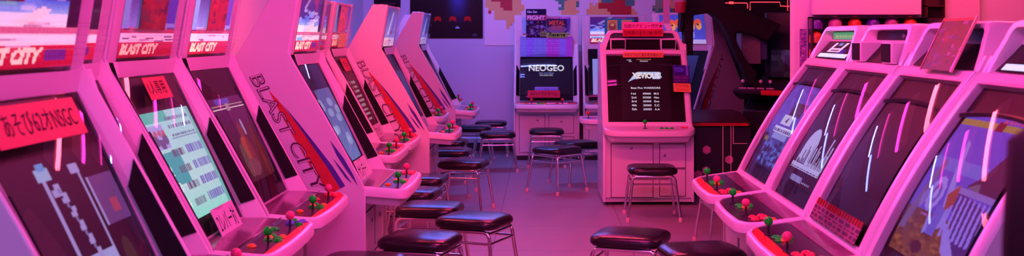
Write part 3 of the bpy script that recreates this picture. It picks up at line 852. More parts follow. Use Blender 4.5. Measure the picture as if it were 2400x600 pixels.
city_cabinet((XFWD, 5.645, 0), 0, 'forward-standing cabinet whose large lettered side faces the camera, sky-blue screen', header='sky', hstr=.85, screen=(pic_sky(), CRT), scr=(.355, .54, .41),
             stickers=(red_sign([('サンデー', .03, .03, .2, .07)], .085, .34, .125, .02, PAPER_W),))
city_cabinet((XBCK, 7.135, 0), 0, 'set-back cabinet mostly hidden behind the large lettered side, red-edged panel showing', screen=(pic_dark((.1, .05, .1), (.2, .1, .15)), CRT))
city_cabinet((XBCK, 7.895, 0), 0, 'set-back cabinet with brown screen of white text, orange card in its header', header='flyer', hstr=.35, screen=(pic_text((.22, .05, .08), (.72, .58, .66)), CRT), scr=(.355, .54, .41),
             stickers=(red_sign([('1ゲーム', .02, .03, .16, .05)], .625, .24, .10, -.06), red_sign([('アソビ', .03, .03, .2, .07)], .085, .32, .12, .02, PAPER_W), flyer(-.03, .215, .30, .19, 11, (.80, .18, .30)), flyer(.06, .06, .28, .10, 12, (.95, .45, .15))))
city_cabinet((XFWD, 8.655, 0), 0, 'second forward-standing cabinet, coral-lit side with red paint stroke and dark blue screen', header='blue', hstr=.55, screen=(pic_dark((.10, .10, .25), (.22, .22, .45)), CRT), scr=(.355, .54, .41),
             stickers=(red_sign([('1人用', .03, .03, .2, .07)], .085, .32, .125, .0, PAPER_W),))
city_cabinet((XBCK, 10.415, 0), 0, 'set-back cabinet in the gap between the two farthest clear headers, one green stick showing', header='blue', hstr=.35, screen=(pic_dark((.1, .03, .06), (.15, .05, .1)), CRT))
city_cabinet((XFWD, 11.185, 0), 0, 'last forward-standing cabinet, clear header seen against the dark poster', header='blue', hstr=.35, screen=(pic_dark((.03, .03, .06), (.06, .05, .12)), CRT), scr=(.355, .54, .41))
city_cabinet((XBCK, 12.605, 0), 0, 'farthest left cabinet by the back wall, showing only its panel and green stick', header='blue', hstr=.35, screen=(pic_dark((.03, .03, .06), (.06, .05, .12)), CRT))

# ------------------------------------------------------------------ cabinets against the back wall
def neo_extras(t):
    M = glass_frame(.36, -.004+.0075)
    mb = MB()
    put_text(mb, 'NEOGEO', -.20, .065, .40, .075, .001, M, 0, 0, .02)
    put_text(mb, 'MAX 330 MEGA', -.085, .030, .17, .018, .001, M, 1, 0, .0)
    put_text(mb, 'PRO-GEAR SPEC', -.075, .006, .15, .015, .001, M, 0, 0, .0)
    # the title glows on the tube
    o = obj('screen_title', mb, [emit_mat('title_white', (.82, .82, 1), 1.0), emit_mat('title_blue', (.25, .3, .85), 1.)], t, smooth=0)
    p = Pic(64, 24, (.55, .5, .9))
    for k in range(8):
        c = random.choice([(.55, .55, .9), (.70, .38, .82), (.45, .62, .85), (.5, .48, .88)]); p.rect(k/8, 0, k/8+.125, 1, c)
    p.rect(.5, 0, .7, 1, (.72, .35, .80)); p.lines(.02, .3, .98, .98, 6, (.62, .6, .92), .8, .3)
    M2 = frame((-.318, 0, 1.262), (0, 1, 0), (-.12, 0, 1))
    pic_part('instruction_sheet', p, t, M2, .60, .235, PRINT, thick=.002)
    sign_part('paper_sign', t, frame((-.045, -.03, .735), (0, 1, 0), (-.35, 0, 1)), .36, .085, PAPER_R, [('Wバーストゲーム', .03, .02, .30, .05)], 'red handwritten card')
    p2 = Pic(28, 6, (.6, .6, .85)); p2.lines(.02, .1, .98, .9, 1, (.45, .45, .75), 1, .7)
    pic_part('move_card', p2, t, frame((-.075, .0, .790), (0, 1, 0), (-.42, 0, 1)), .26, .05, GPRINT, thick=.001)
city_cabinet((.052, 12.1, 0), -PI/2, 'cabinet at the back wall with white title lettering on its dark blue screen', group='cabinets against the back wall', header='flyer', hstr=.18, screen=(pic_neogeo(), CRT), scr=(.36, .57, .44), top_color=REDB, second=REDB, stickers=(neo_extras,))
def lav_extras(t):
    p = Pic(40, 12, (.16, .22, .6)); p.rect(.35, 0, 1, 1, (.5, .45, .82))
    pic_part('instruction_sheet', p, t, frame((-.378, 0, 1.226), (0, 1, 0), (-.3, 0, 1)), .58, .10, GPRINT, thick=.002)
    q = Pic(44, 34, (.12, .35, .55)); 
    for x in (.26, .74):
        q.rect(x-.18, .12, x+.18, .9, (.75, .42, .30)); q.ell(x, .5, .12, .26, (.55, .22, .25)); q.ell(x, .62, .06, .1, (.85, .6, .4))
    pic_part('marquee_flyer', q, t, marq_frame(.20, .012) @ Matrix.Translation((.06, 0, 0)), .34, .19, HEADMAT[.35], thick=.001)
city_cabinet((.826, 12.1, 0), -PI/2, 'cabinet at the back wall with a pale lavender screen, right of the dark blue screen', group='cabinets against the back wall', header='sky', hstr=.55, screen=(pic_lavender(), CRT), scr=(.36, .50, .44), top_color=REDB, second=REDB, stickers=(lav_extras,))
city_cabinet((1.21, 10.86, 0), math.radians(-131), 'shadowed cabinet turned aside behind the pink space-shooter cabinet, blue header with orange shapes', group='cabinets on the dark right side', header='characters', hstr=.55, screen=(pic_dark((.1, .1, .3), (.2, .2, .5)), CRT))

# two game sheets standing on the header of the back cabinet
def sheet(name, label, cx, w, h, z, y, pic, lean=-.16, group=None, mat=PRINT, thick=.006, cat='game poster'):
    t = MB(); M = frame((0, 0, h/2), (1, 0, 0), (0, lean, 1)); L = pic.lin()
    t.grid(lambda a, b: M @ Vector(((a-.5)*w, (b-.5)*h, .0005)), pic.w, pic.h, L, 0); t.box(-w/2, w/2, -h/2, h/2, -thick, 0, 1, M)
    o = obj(name, t, [mat, BLACK], smooth=0, loc=(cx, y, z)); return tag(o, label, cat, group)
pf = Pic(64, 88, (.10, .07, .22)); pf.rect(0, .60, 1, .80, (.62, .25, .40)); pf.text('FIGHT', .06, .62, .88, .16, (.92, .80, .86), 0, .04); pf.text('Neo Geo', .05, .86, .5, .09, (.9, .9, .95), .3, .02)
for k in range(60): pf.ell(rng.uniform(0, 1), rng.uniform(.08, .58), rng.uniform(.03, .1), rng.uniform(.02, .06), random.choice([(.45, .45, .7), (.6, .6, .8), (.15, .12, .3), (.5, .3, .35)]), .8)
pf.rect(.68, .05, 1, .22, (.52, .66, .35)); pf.text('500', .72, .08, .24, .10, (.1, .15, .1))
sheet('game_poster', 'taller dark blue poster with pink lettering, standing on the back cabinet header', -.065, .232, .33, 1.362, 12.402, pf, group='game posters on the back cabinet')
pm = Pic(60, 54, (.42, .38, .52)); pm.rect(0, .0, 1, .28, (.58, .75, .35)); pm.rect(0, .28, 1, 1, (.22, .15, .28)); pm.ell(.5, .45, .5, .2, (.5, .42, .55))
pm.text('METAL', .10, .68, .80, .24, (.85, .38, .25), 0, .04); pm.text('SLUG', .25, .44, .52, .22, (.78, .35, .28), 0, .04); pm.text('Reserve', .08, .06, .85, .22, (.15, .22, .10), .3, .03)
sheet('game_poster', 'smaller poster with orange title and yellow-green strip, on the back cabinet header', .172, .225, .215, 1.362, 12.402, pm, group='game posters on the back cabinet')

# posters and mosaic panels on the back wall
def wall_board(name, label, x0, x1, z0, z1, pic, mat=PRINT, y=YB-.0005, d=.012, cat='poster', group=None, frame_m=BLACK):
    mb = MB(); L = pic.lin()
    mb.grid(lambda a, b: Vector((x0+(x1-x0)*a, y-d-.0005, z0+(z1-z0)*b)), pic.w, pic.h, L, 0); mb.box(x0, x1, y-d, y, z0, z1, 1)
    return tag(obj(name, mb, [mat, frame_m], smooth=0), label, cat, group)
pi_ = Pic(150, 90, (.045, .03, .06)); 
g = np.exp(-((pi_.X-.66)/.13)**2)*np.clip((pi_.Y-.22)*1.6, 0, 1); pi_.a = np.clip(pi_.a+g[..., None]*np.array((.16, .28, .62)), 0, 1)
pi_.a += (np.exp(-((pi_.X-.5)/.4)**2)*.02)[..., None]
for k in range(13):
    if k not in (5, 8): pi_.rect(.13+k*.056, .90, .165+k*.056, .945, (.46, .22, .66))
for x in (.38, .585, .79): pi_.poly([(x-.05, .34), (x-.04, .43), (x, .45), (x+.04, .43), (x+.05, .34), (x+.03, .34), (x+.02, .37), (x-.02, .37), (x-.03, .34)], (.72, .09, .08))
pi_.rect(.62, .205, .68, .225, (.60, .82, .95)); pi_.rect(.64, .22, .66, .245, (.60, .82, .95)); pi_.text('CREDIT', .62, .055, .18, .045, (.16, .06, .22)); pi_.text('00', .86, .045, .06, .06, (.25, .42, .55))
wall_board('poster', 'large dark space-game poster with three red shapes on the back wall', -1.585, -.71, 1.355, 1.95, pi_)
pd = Pic(20, 16, (.03, .025, .06)); pd.rect(.3, .1, .8, .2, (.25, .15, .2))
wall_board('poster', 'small dark poster at the far left of the back wall, above the cabinets', -2.02, -1.70, 1.72, 2.05, pd)
def mosaic(x0, z0, cell, rows, colmap):
    mb = MB(); keys = list(colmap)
    n = len(rows)
    for j, r in enumerate(rows):
        for i, ch in enumerate(r):
            if ch in colmap: mb.box(x0+i*cell, x0+(i+1)*cell, YB-.020, YB-.013, z0+(n-1-j)*cell, z0+(n-j)*cell, keys.index(ch))
    return mb
CM = {'g': (.22, .58, .48), 't': (.92, .74, .45), 'r': (.72, .07, .10), 'o': (.52, .66, .50)}
MOS = [pbr('mosaic_'+k, lin(v), .55) for k, v in CM.items()]
b = MB(); b.box(-.69, 1.72, YB-.012, YB-.0005, 1.27, 2.2)
brd = tag(obj('mosaic_board', b, pbr('white_board', (.80, .80, .86), .45), smooth=0), 'white board of coloured square tiles on the back wall behind the cabinets', 'wall board')
def patches(seed, w, h, pal, fill):
    r = random.Random(seed); g_ = [['.']*w for _ in range(h)]
    seeds = [(r.uniform(0, w), r.uniform(0, h), r.choice(pal)) for _ in range(fill)]
    blobs = [(r.uniform(.25, .75)*w, r.uniform(.2, .7)*h, r.uniform(.22, .36)*w, r.uniform(.25, .45)*h) for _ in range(3)]
    for y in range(h):
        for x in range(w):
            if any(((x+.5-a)/c)**2+((y+.5-b_)/d)**2 < 1+r.uniform(-.35, .35) for a, b_, c, d in blobs):
                g_[y][x] = min(seeds, key=lambda q: abs(q[0]-x)+1.6*abs(q[1]-y))[2]
    return [''.join(x) for x in g_]
for k, (x0, z0, w, h, pal, fill, seed) in enumerate(((-.68, 1.40, 13, 15, 'grtr', 12, 4), (-.02, 1.55, 14, 12, 'tgtt', 12, 9), (.50, 1.53, 18, 13, 'otrg', 14, 2), (1.22, 1.50, 12, 9, 'rtgo', 8, 6))):
    g_ = patches(seed, w, h, pal, fill); todo = {(j, i) for j in range(h) for i in range(w) if g_[j][i] in CM}
    while todo:
        st = [todo.pop()]; comp = set(st)
        while st:
            j, i = st.pop()
            for q in ((j+1, i), (j-1, i), (j, i+1), (j, i-1)):
                if q in todo: todo.discard(q); comp.add(q); st.append(q)
        if len(comp) > 2:
            mb = mosaic(x0, z0, .036, [''.join(g_[j][i] if (j, i) in comp else '.' for i in range(w)) for j in range(h)], CM)
            obj('tile_patch', mb, MOS, brd, smooth=0)

# ------------------------------------------------------------------ the pink cabinet in the middle
def space_screen(t):
    def scr_pt(a, b, off):
        tt = .06+.86*b; n, d = prof_n(tt); return prof_pt(tt)+Vector((0, (a-.5)*.41, 0))-n*(.008-off)
    def flat_text(mb, s, a, b, w, h, mi, shear=0., fat=0.):
        vs, fs, x0, x1, y0, y1 = text_tris(s, shear, fat)
        mb.add([scr_pt(a+(v.x-x0)/(x1-x0)*w, b+(v.y-y0)/(y1-y0)*h, .0015+.0005*mi) for v in vs], fs, mi)
    mb = MB()
    def poly_on(pts, mi):
        mb.add([scr_pt(a, b, .0012+.0003*mi) for a, b in pts], [tuple(range(len(pts)))], mi)
    # winged logo plate
    poly_on([(.19, .63), (.30, .735), (.36, .755), (.80, .755), (.84, .735), (.82, .70), (.85, .67), (.80, .635), (.62, .635), (.56, .61), (.50, .635), (.28, .635), (.14, .585)], 0)
    flat_text(mb, 'XEVIOUS', .235, .642, .57, .100, 2, 0, .05); flat_text(mb, 'XEVIOUS', .238, .645, .564, .094, 1, 0, .0)
    flat_text(mb, '1UP', .145, .945, .09, .022, 3); flat_text(mb, '00', .185, .922, .06, .02, 3); flat_text(mb, 'HIGH SCORE', .35, .955, .30, .02, 4); flat_text(mb, '40000', .41, .925, .17, .022, 3)
    flat_text(mb, 'Best Five WARRIORS', .20, .475, .60, .032, 3, 0, .02)
    for k, (a, c, e) in enumerate((('1st', '40000', 'M.S'), ('2nd', '35000', 'Nau'), ('3rd', '30000', 'Eve'), ('4th', '20000', 'S.C'), ('5th', '20000', 'A.A'))):
        y = .385-.060*k; flat_text(mb, a, .20, y, .10, .032, 3, 0, .02); flat_text(mb, c, .43, y, .17, .030, 3, 0, .02); flat_text(mb, e, .66, y, .10, .030, 3, 0, .02)
    obj('screen_title', mb, [emit_mat('logo_blue', (.50, .62, 1), .9), emit_mat('logo_pink', (.80, .16, .34), .9), emit_mat('logo_white', (1, .86, .9), .95), emit_mat('score_white', (.86, .74, .95), .95), emit_mat('score_orange', (.8, .25, .12), .9)], t, smooth=0)
    # signs taped on the front
    sign_part('paper_sign', t, frame((-.425, -.005, 1.2230), (0, 1, 0), (-.1, 0, 1)), .345, .050, PAPER_O, [('今のアソビと昔の名を遊ぼう!', .012, .008, .32, .03)], 'orange handwritten strip above the screen', z0=.012)
    # clear bag with an orange card at the side of the glass
    M = frame((-.262, .300, 1.005), (0, 1, -.03), (-.48, 0, .9))
    mb2 = MB(); mb2.box(-.075, .075, -.150, .140, .030, .034, 0, M)
    bag = obj('clear_bag', mb2, [BAGP], t, smooth=0)
    p = Pic(28, 32, (.22, .12, .50)); p.lines(.05, .05, .95, .45, 5, (.55, .25, .55), .9, .5); p.ell(.4, .75, .3, .15, (.30, .30, .80)); p.rect(.78, .45, .92, 1, (.45, .40, .85)); p.rect(.1, .5, .16, 1, (.4, .35, .8))
    pic_part('leaflet', p, bag, M @ Matrix.Translation((0, .052, .027)), .140, .165, PRINT, thick=.001)
    sign_part('paper_sign', bag, M @ Matrix.Translation((.0, -.075, .026)), .145, .080, PAPER_O, [('アソベル', .015, .045, .115, .024), ('アンケート', .03, .012, .095, .018)], 'orange card')
curved_cabinet((.868, 8.86, 0), -PI/2, 'pink cabinet in the middle of the aisle with a space-shooter title screen', (pic_space(), CRT), group='curved-glass cabinets', scr=dict(t0=.06, t1=.92, w=.41), speakers=True, players=1, extras=(space_screen,))
# sign sheet standing up on its roof edge
mb = MB(); mb.box(-.174, .174, -.0015, 0, 0, .064, 0); mb.box(-.174, .174, -.0030, -.0016, -.058, .006, 1)
Ms = frame((0, -.0035, 0), (1, 0, 0), (0, 0, 1))
put_text(mb, '伝説のデビュー作だ★', -.162, .014, .33, .036, .0, Ms, 2); put_text(mb, '同時期の名作1981年作', -.16, -.050, .32, .044, .0005, Ms, 2)
o = obj('roof_sign', mb, [PAPER_P, PAPER_R, INK], smooth=0, loc=(.868, 9.36, 1.437)); tag(o, 'hot pink handwritten sign hung over the roof edge of the middle cabinet', 'sign')

# ------------------------------------------------------------------ right row
XRW = .975
G_R = 'curved-glass cabinets'
def lit_header(bar=True, logo=True, green=False):
    def f(t):
        p = Pic(60, 36, (.10, .03, .07)); p.rect(.55, 0, .8, .5, (.15, .12, .45))
        if bar: p.rect(.04, .02, .96, .24, (.62, .90, .92))
        if logo: p.poly([(.28, .86), (.36, .86), (.31, .55), (.58, .55), (.62, .86), (.70, .86), (.62, .34), (.22, .34)], (.85, .82, .92)); p.rect(.30, .40, .58, .44, (.1, .05, .1)); p.rect(.3, .47, .58, .5, (.1, .05, .1)); p.rect(.42, .7, .54, .86, (.3, .5, .7))
        pic_part('header_card', p, t, HM @ Matrix.Translation((0, .0, .003)), .56, .118, HEADMAT[.85], thick=.001)
        if green:
            q = Pic(40, 8, (.25, .72, .45)); q.lines(.1, .25, .9, .75, 1, (.55, .8, .5), 1, .7)
            pic_part('slot_card', q, t, frame((-.5625, 0, 1.382), (0, 1, 0), (0, 0, 1)), .52, .036, HEADMAT[.55], thick=.001)
    return f
def slot_dim(t):
    q = Pic(40, 8, (.13, .06, .10)); q.rect(.3, .1, .5, .8, (.15, .15, .3)); q.ell(.68, .5, .04, .3, (.5, .5, .6))
    pic_part('slot_card', q, t, frame((-.5625, 0, 1.382), (0, 1, 0), (0, 0, 1)), .52, .036, PRINT, thick=.001)
def strip(t):
    p = Pic(90, 14, (.60, .36, .48)); p.lines(.0, .0, 1, .7, 4, (.36, .12, .26), 1, .5); p.rect(0, .72, 1, 1, (.35, .02, .04))
    for k in range(18): p.rect(k/18, .74, k/18+.03, .97, (.65, .03, .05))
    n, d = prof_n(.07); pic_part('move_strip', p, t, frame(prof_pt(.085)+n*.014, (0, 1, 0), d), .60, .085, GPRINT, thick=.001)
S = dict(t0=.13, t1=.80, w=.52)
curved_cabinet((XRW, 5.48, 0), PI, 'curved-glass cabinet farthest up the right row, purple screen and lit green header card', (pic_ship(), CRT), scr=S, extras=(lit_header(True, True, True),))
curved_cabinet((XRW, 4.72, 0), PI, 'curved-glass cabinet with two speaker boxes and a white skyline on its dark screen', (pic_city(), CRT), scr=S, speakers=True, panel='dark', extras=(slot_dim,))
curved_cabinet((XRW, 3.95, 0), PI, 'curved-glass cabinet with a blank dark screen and red strip, red game sheet on top', (pic_blank(), CRT), scr=S, extras=(strip,))
curved_cabinet((XRW, 3.18, 0), PI, 'nearest curved-glass cabinet at the right edge, purple fighting-stage screen', (pic_stage(), CRT), scr=dict(t0=.11, t1=.83, w=.53), extras=(lit_header(True, False),))

# red printed game sheet in a clear sleeve leaning on the third hood
p = Pic(70, 60, (.22, .01, .03)); r = random.Random(3)
for k in range(70):
    x, y = r.random(), r.random(); w, h = r.uniform(.04, .16), r.uniform(.03, .10)
    p.rect(x, y, x+w, y+h, r.choice([(.28, .14, .42), (.20, .10, .30), (.10, .01, .05), (.38, .01, .03), (.16, .08, .24), (.42, .26, .48)])); 
p.rect(.0, .95, 1, 1, (.65, .10, .18))
Mq = frame((1.442, 3.86, 1.352), (0, -1, 0), (.093, 0, .192))
mb = MB(); L = p.lin()
mb.grid(lambda a, b: Mq @ Vector(((a-.5)*.30, (b-.5)*.205, .0015)), p.w, p.h, L, 0); mb.box(-.150, .150, -.1025, .1025, 0, .0012, 1, Mq); mb.box(.146, .154, -.106, .106, -.002, .006, 2, Mq); mb.box(-.154, -.150, -.106, .106, -.002, .004, 2, Mq)
o = obj('game_poster', mb, [PRINT, BLACK, pbr('sleeve_edge', (.8, .35, .35), .15)], smooth=0); tag(o, 'red and purple game sheet leaning on a curved-glass cabinet hood', 'game poster')

# ------------------------------------------------------------------ partition wall behind the right row
YP = 6.5
def at(px, py, Y): return ((px-1270)/2550*Y, HC-(py-85)/2550*Y)
b = MB(); x0, z1 = at(1893, 40, YP); x1, z0 = at(2162, 152, YP)
d = .10
b.box(x0, x1, YP-.012, YP-.002, z0, z1, 0)
for q in ((x0, x0+.008, z0, z1), (x1-.008, x1, z0, z1), (x0, x1, z0, z0+.008), (x0, x1, z1-.008, z1)): b.box(q[0], q[1], YP-d, YP-.002, q[2], q[3], 0)
case = tag(obj('display_case', b, [BLACK], smooth=0), 'black open display case on the pink wall behind the right row', 'display case')
for z in (at(0, 68.5, YP)[1], at(0, 101, YP)[1], at(0, 133.5, YP)[1]):
    m_ = MB(); m_.box(x0+.008, x1-.008, YP-d+.004, YP-.012, z-.006, z-.002); obj('shelf', m_, BLACK, case, smooth=0)
balls = [(1912, 52, (.36, .12, .62), 'purple'), (1957, 52, (.72, .38, .60), 'pale pink'), (2003, 52, (.78, .25, .10), 'orange'), (2046, 52, (.32, .12, .60), 'violet'), (2089, 52, (.66, .32, .58), 'mauve'), (2133, 52, (.80, .30, .10), 'bright orange'), (1912, 84.5, (.72, .32, .16), 'brown orange'), (1912, 117, (.85, .05, .12), 'red')]
zs = {52: at(0, 68.5, YP)[1], 84.5: at(0, 101, YP)[1], 117: at(0, 133.5, YP)[1]}
for px, py, c, nm in balls:
    mb = MB(); R_ = .040; mb.lathe([(R_*.55, 0), (R_*.98, .004), (R_, .03), (R_*.97, .042), (R_*.86, .056), (R_*.64, .068), (R_*.34, .076), (.001, .078)], 24)
    place = 'in the top row of the display case' if py == 52 else ('on the middle shelf at its left end' if py < 100 else 'on the bottom shelf at its left end')
    x = (px-1270)/2550*(YP-.05)
    tag(obj('toy_dome', mb, pbr('toy_'+nm.replace(' ', '_'), lin(c), .35), smooth=50, loc=(x, YP-.053, zs[py]-.002)), 'plain %s round-topped toy %s' % (nm, place), 'toy', 'toys in the display case')
b = MB(); x0, z0 = at(1905, 40, YP-.04); x1, _ = at(2158, 0, YP-.04); b.box(x0, x1, YP-.06, YP-.002, z0+.012, z0+.62)
tag(obj('wall_cabinet', b, [pbr('white_board_paint', (.82, .76, .80), .5)], bevel=.006), 'plain white wall cabinet above the black display case', 'cabinet')
b = MB(); x0, z0 = at(2162, 46, YP-.02); x1, _ = at(2205, 0, YP-.02); b.box(x0, x1, YP-.09, YP-.002, z0, z0+.008); b.box(x0, x1, YP-.012, YP-.002, z0, z0+.5); b.box(x0, x0+.006, YP-.09, YP-.002, z0, z0+.5); b.box(x1-.006, x1, YP-.09, YP-.002, z0, z0+.5); b.box(x0, x1, YP-.09, YP-.012, z0+.075, z0+.083)
tag(obj('wall_shelf', b, [pbr('dark_red_shelf', (.05, .01, .012), .5)], smooth=0), 'narrow dark shelf beside the white wall cabinet', 'shelf')
b = MB(); x0, z0 = at(2206, 95, YP); x1, _ = at(2290, 0, YP); b.box(x0, x1, YP-.05, YP-.001, z0, 2.5)
tag(obj('wall_board', b, [pbr('plain_board', (.78, .62, .70), .5)], bevel=.004), 'plain upright board on the wall above the red game sheet', 'board')
p = Pic(16, 60, (.62, .40, .66))
for k in range(50): p.ell(rng.uniform(), rng.uniform(), .12, .02, random.choice([(.35, .2, .5), (.8, .7, .9), (.3, .3, .6)]), .7)
x0, z1 = at(1874, 68, YP); x1, z0 = at(1891, 158, YP)
wall_board('sticker_strip', 'narrow doodled sticker strip on the wall edge beside the display case', x0, x1, z0, z1, p, y=YP, d=.002, cat='sticker', frame_m=PAPER_W)

# ------------------------------------------------------------------ dark side behind the middle cabinet
t = thing('arcade_cabinet', 'big black cabinet with curved overhead frame and a row of pale sticks', 'arcade cabinet', (2.375, 10.07, 0), math.radians(-120), 'cabinets on the dark right side')
b = MB(); b.prism([(.28, 0), (.28, .70), (.10, .80), (-.20, .86), (-.28, 1.0), (-.45, 1.0), (-.45, 0)], -.44, .44); obj('base', b, BLACK, t, bevel=.01)
b = MB(); b.prism([(.46, .86), (.47, .90), (-.10, .955), (-.10, .90), (.30, .80)], -.47, .47); obj('control_panel', b, pbr('dark_deck', (.03, .02, .04), .3), t, bevel=.01)
b = MB(); b.box(.452, .484, -.20, .478, .850, .898); b.box(.25, .47, .462, .482, .850, .898); obj('red_corner', b, REDTRIM, t, bevel=.02)
for k, y in enumerate((-.43, -.35, -.26, -.17)):
    joystick(t, (.30, y, .912), WHITEB)
    for q in range(3): button(t, (.40, y+.01+.022*q, .904), pbr('pale_button', (.7, .5, .6), .3) if k == 0 and q == 0 else bpy.data.materials['pale_button'])
b = MB(); b.box(-.40, -.22, -.40, .40, .98, 1.62); obj('monitor_box', b, BLACK, t, bevel=.02)
p = pic_dark((.05, .03, .08), (.16, .08, .2)); p.noise(.05, 4); pic_part('screen', p, t, frame((-.215, 0, 1.2), (0, 1, 0), (-.1, 0, 1)), .66, .42, CRT)
# the curved overhead frame and its monitor
prof = [(1592, -60), (1700, -60), (1700, 12), (1755, 28), (1800, 45), (1832, 58), (1815, 78), (1800, 97), (1770, 82), (1735, 74), (1722, 78), (1728, 100), (1748, 140), (1776, 172), (1766, 200), (1752, 200), (1745, 165), (1722, 120), (1708, 82), (1690, 50), (1665, 30), (1626, 36), (1624, 130), (1606, 130), (1604, 50), (1600, 75), (1594, 74), (1596, 40)]
pp = [at(x, y, 9.9) for x, y in prof]
b = MB(); b.prism(pp, 9.9, 10.12)
o = obj('overhead_frame', b, pbr('black_padding', (.008, .008, .009), .7, spec=.2), t, bevel=.012)
o.matrix_parent_inverse = (Matrix.Translation((2.375, 10.07, 0)) @ Matrix.Rotation(math.radians(-120), 4, 'Z')).inverted()
b = MB(); q0 = at(1737, 78, 10.15); q1 = at(1784, 150, 10.15); b.box(q0[0], q1[0], 10.15, 10.4, q1[1], q0[1]); q2 = at(1800, 140, 10.15)
b.box(q1[0], q2[0], 10.17, 10.4, q2[1], q0[1]-.05, 1)
o = obj('overhead_monitor', b, [GREYBODY, pbr('blue_grey_face', (.05, .07, .2), .4)], t, bevel=.008)
o.matrix_parent_inverse = (Matrix.Translation((2.375, 10.07, 0)) @ Matrix.Rotation(math.radians(-120), 4, 'Z')).inverted()

t = thing('arcade_cabinet', 'low black cabinet with red-edged shelf, pink hexagons and circuit lines on its front', 'arcade cabinet', (1.52, 9.42, 0), -PI/2, 'cabinets on the dark right side')
b = MB(); b.box(-.70, -.02, -.20, .30, 0, .60); obj('base', b, BLACK, t, bevel=.01)
b = MB(); b.prism([(.0, .60), (.03, .615), (.03, .640), (-.30, .70), (-.70, .70), (-.70, .60)], -.22, .26); 
obj('shelf_top', b, pbr('dark_shelf', (.06, .012, .02), .35), t, bevel=.006)
b = MB(); b.box(-.02, .036, -.225, .265, .605, .630); obj('red_edge', b, REDTRIM, t, bevel=.004)
b = MB()
HXP = pbr('pink_hexagon', (.75, .22, .42), .5)
for i, (y, z) in enumerate(((-.09, .395), (.105, .31), (-.095, .215), (-.165, .18))):
    b = MB(); b.add([Vector((-.018, y+.038*math.cos(PI/3*k+.5), z+.038*math.sin(PI/3*k+.5))) for k in range(6)], [tuple(range(6))], 0)
    obj('hexagon_decal', b, HXP, t, smooth=0)
def lines_mb(segs, w=.004, u=-.0175):
    m_ = MB()
    for (a, c, e, f_) in segs: m_.box(u, u+.002, min(a, e)-w/2, max(a, e)+w/2, min(c, f_)-w/2, max(c, f_)+w/2)
    return m_
obj('circuit_line', lines_mb([(.05, .60, .05, .17), (.05, .17, .0, .17), (0, .17, 0, .02), (.12, .60, .12, .14), (.12, .14, .18, .14), (.14, .60, .14, .45), (.14, .45, .26, .45)]), GLOWLINE, t, smooth=0)
# dark decorated panel with neon tubes and glowing printed lines behind
t = thing('wall_panel', 'tall black panel with neon tubes and glowing printed circuit lines in the dark recess', 'wall panel', (0, 0, 0), 0)
x0, z1 = at(1655, -90, 12.2); x1, z0 = at(1960, 420, 12.2)
b = MB(); b.box(x0, x1, 12.20, 12.26, 0, z1); obj('backing', b, [pbr('black_lacquer', (.012, .008, .012), .3)], t, smooth=0)
def px_line(name, pts, mat, w=.010, Y=12.197):
    m_ = MB(); P = [at(x, y, Y) for x, y in pts]
    m_.tube([Vector((x, Y, z)) for x, z in P], w/2, 6); obj(name, m_, mat, t, smooth=60)
px_line('neon_tube', [(1672, 7), (1750, 7), (1752, 9), (1752, 20)], NEONR)
px_line('neon_tube', [(1758, 24), (1758, 5), (1828, 5), (1829, 14), (1850, 15)], NEONR)
px_line('circuit_line', [(1846, -30), (1846, 60), (1845, 61), (1806, 61)], NEONR, .008)
px_line('circuit_line', [(1852, -30), (1852, 84), (1826, 71), (1820, 73), (1819, 82), (1852, 144), (1851, 157), (1840, 157)], GLOWLINE, .008)
px_line('neon_tube', [(1804, 61), (1809, 61)], emit_mat('red_lamp', (1, .1, .15), 4), .03)
px_line('neon_tube', [(1714, 4), (1714, 9)], emit_mat('red_lamp_b', (1, .04, .05), 3), .05)

# low cabinet whose rounded panel peeks out beside the middle cabinet
t = thing('arcade_cabinet', 'low cabinet behind the middle cabinet, rounded panel with one red stick showing', 'arcade cabinet', (.70, 10.14, 0), -PI/2, 'cabinets against the back wall')
b = MB(); b.box(-.40, -.02, -.02, .33, .0, .55); obj('base', b, BODY, t, bevel=.01)
b = tray(curved_outline(), lambda u: .618+.05*(.19-u), edge=.042, low=.095, shrink=.04)
ob = obj('control_panel', b[0], SHELL, t, smooth=40); ob.scale = (1, .94, 1)
ob2 = obj('button_plate', lambda: plate_mb(b[1], -.05, True, lambda u: .618+.05*(.19-u), -.003), pbr('blue_white_plate', (.30, .30, .55), .3, vary=.4), ob, smooth=0)
joystick(t, (.10, -.27, .618), REDB); button(t, (.06, -.22, .62), BTN_R); button(t, (.03, -.24, .62), BTN_B)

# hanging things above it
def hang(name, label, cat, px, py0, py1, Y, w, mats, kind):
    x, z1 = at(px, py0, Y); _, z0 = at(px, py1, Y)
    b = MB()
    if kind == 'sleeve':
        b.box(-w/2, w/2, -.004, .004, z0, z1, 0); b.box(-w/2, -w/2+.012, -.006, .006, z0, z1, 1); b.prism([(-w/2, z0), (w/2, z0), (w*.9, z0-.05), (w*.1, z0-.07)], -.004, .004, 2)
    else:
        b.lathe([(w*.40, z0), (w*.46, z0+.02), (w*.5, z0+(z1-z0)*.55), (w*.5, z0+(z1-z0)*.6)], 20, None, 0); b.lathe([(w*.5, z0+(z1-z0)*.6), (w*.52, z1), (w*.1, z1+.01)], 20, None, 1)
    b.box(-.002, .002, -.002, .002, z1, ZC, 0)
    return tag(obj(name, b, mats, smooth=40, loc=(x, Y, 0)), label, cat)
hang('plastic_sleeve', 'narrow clear plastic sleeve hanging above the middle cabinet', 'sleeve', 1562, -20, 55, 9.9, .06, [pbr('sleeve_plastic', (.45, .42, .62), .15), pbr('sleeve_edge_pink', (.6, .3, .4), .2), pbr('white_tip', (.85, .85, .9), .2)], 'sleeve')
hang('hanging_lantern', 'small red and grey hanging lantern above the middle cabinet', 'lantern', 1595, -12, 30, 9.7, .11, [pbr('red_lantern', (.30, .02, .05), .4), pbr('grey_lantern', (.35, .3, .33), .4)], 'lantern')

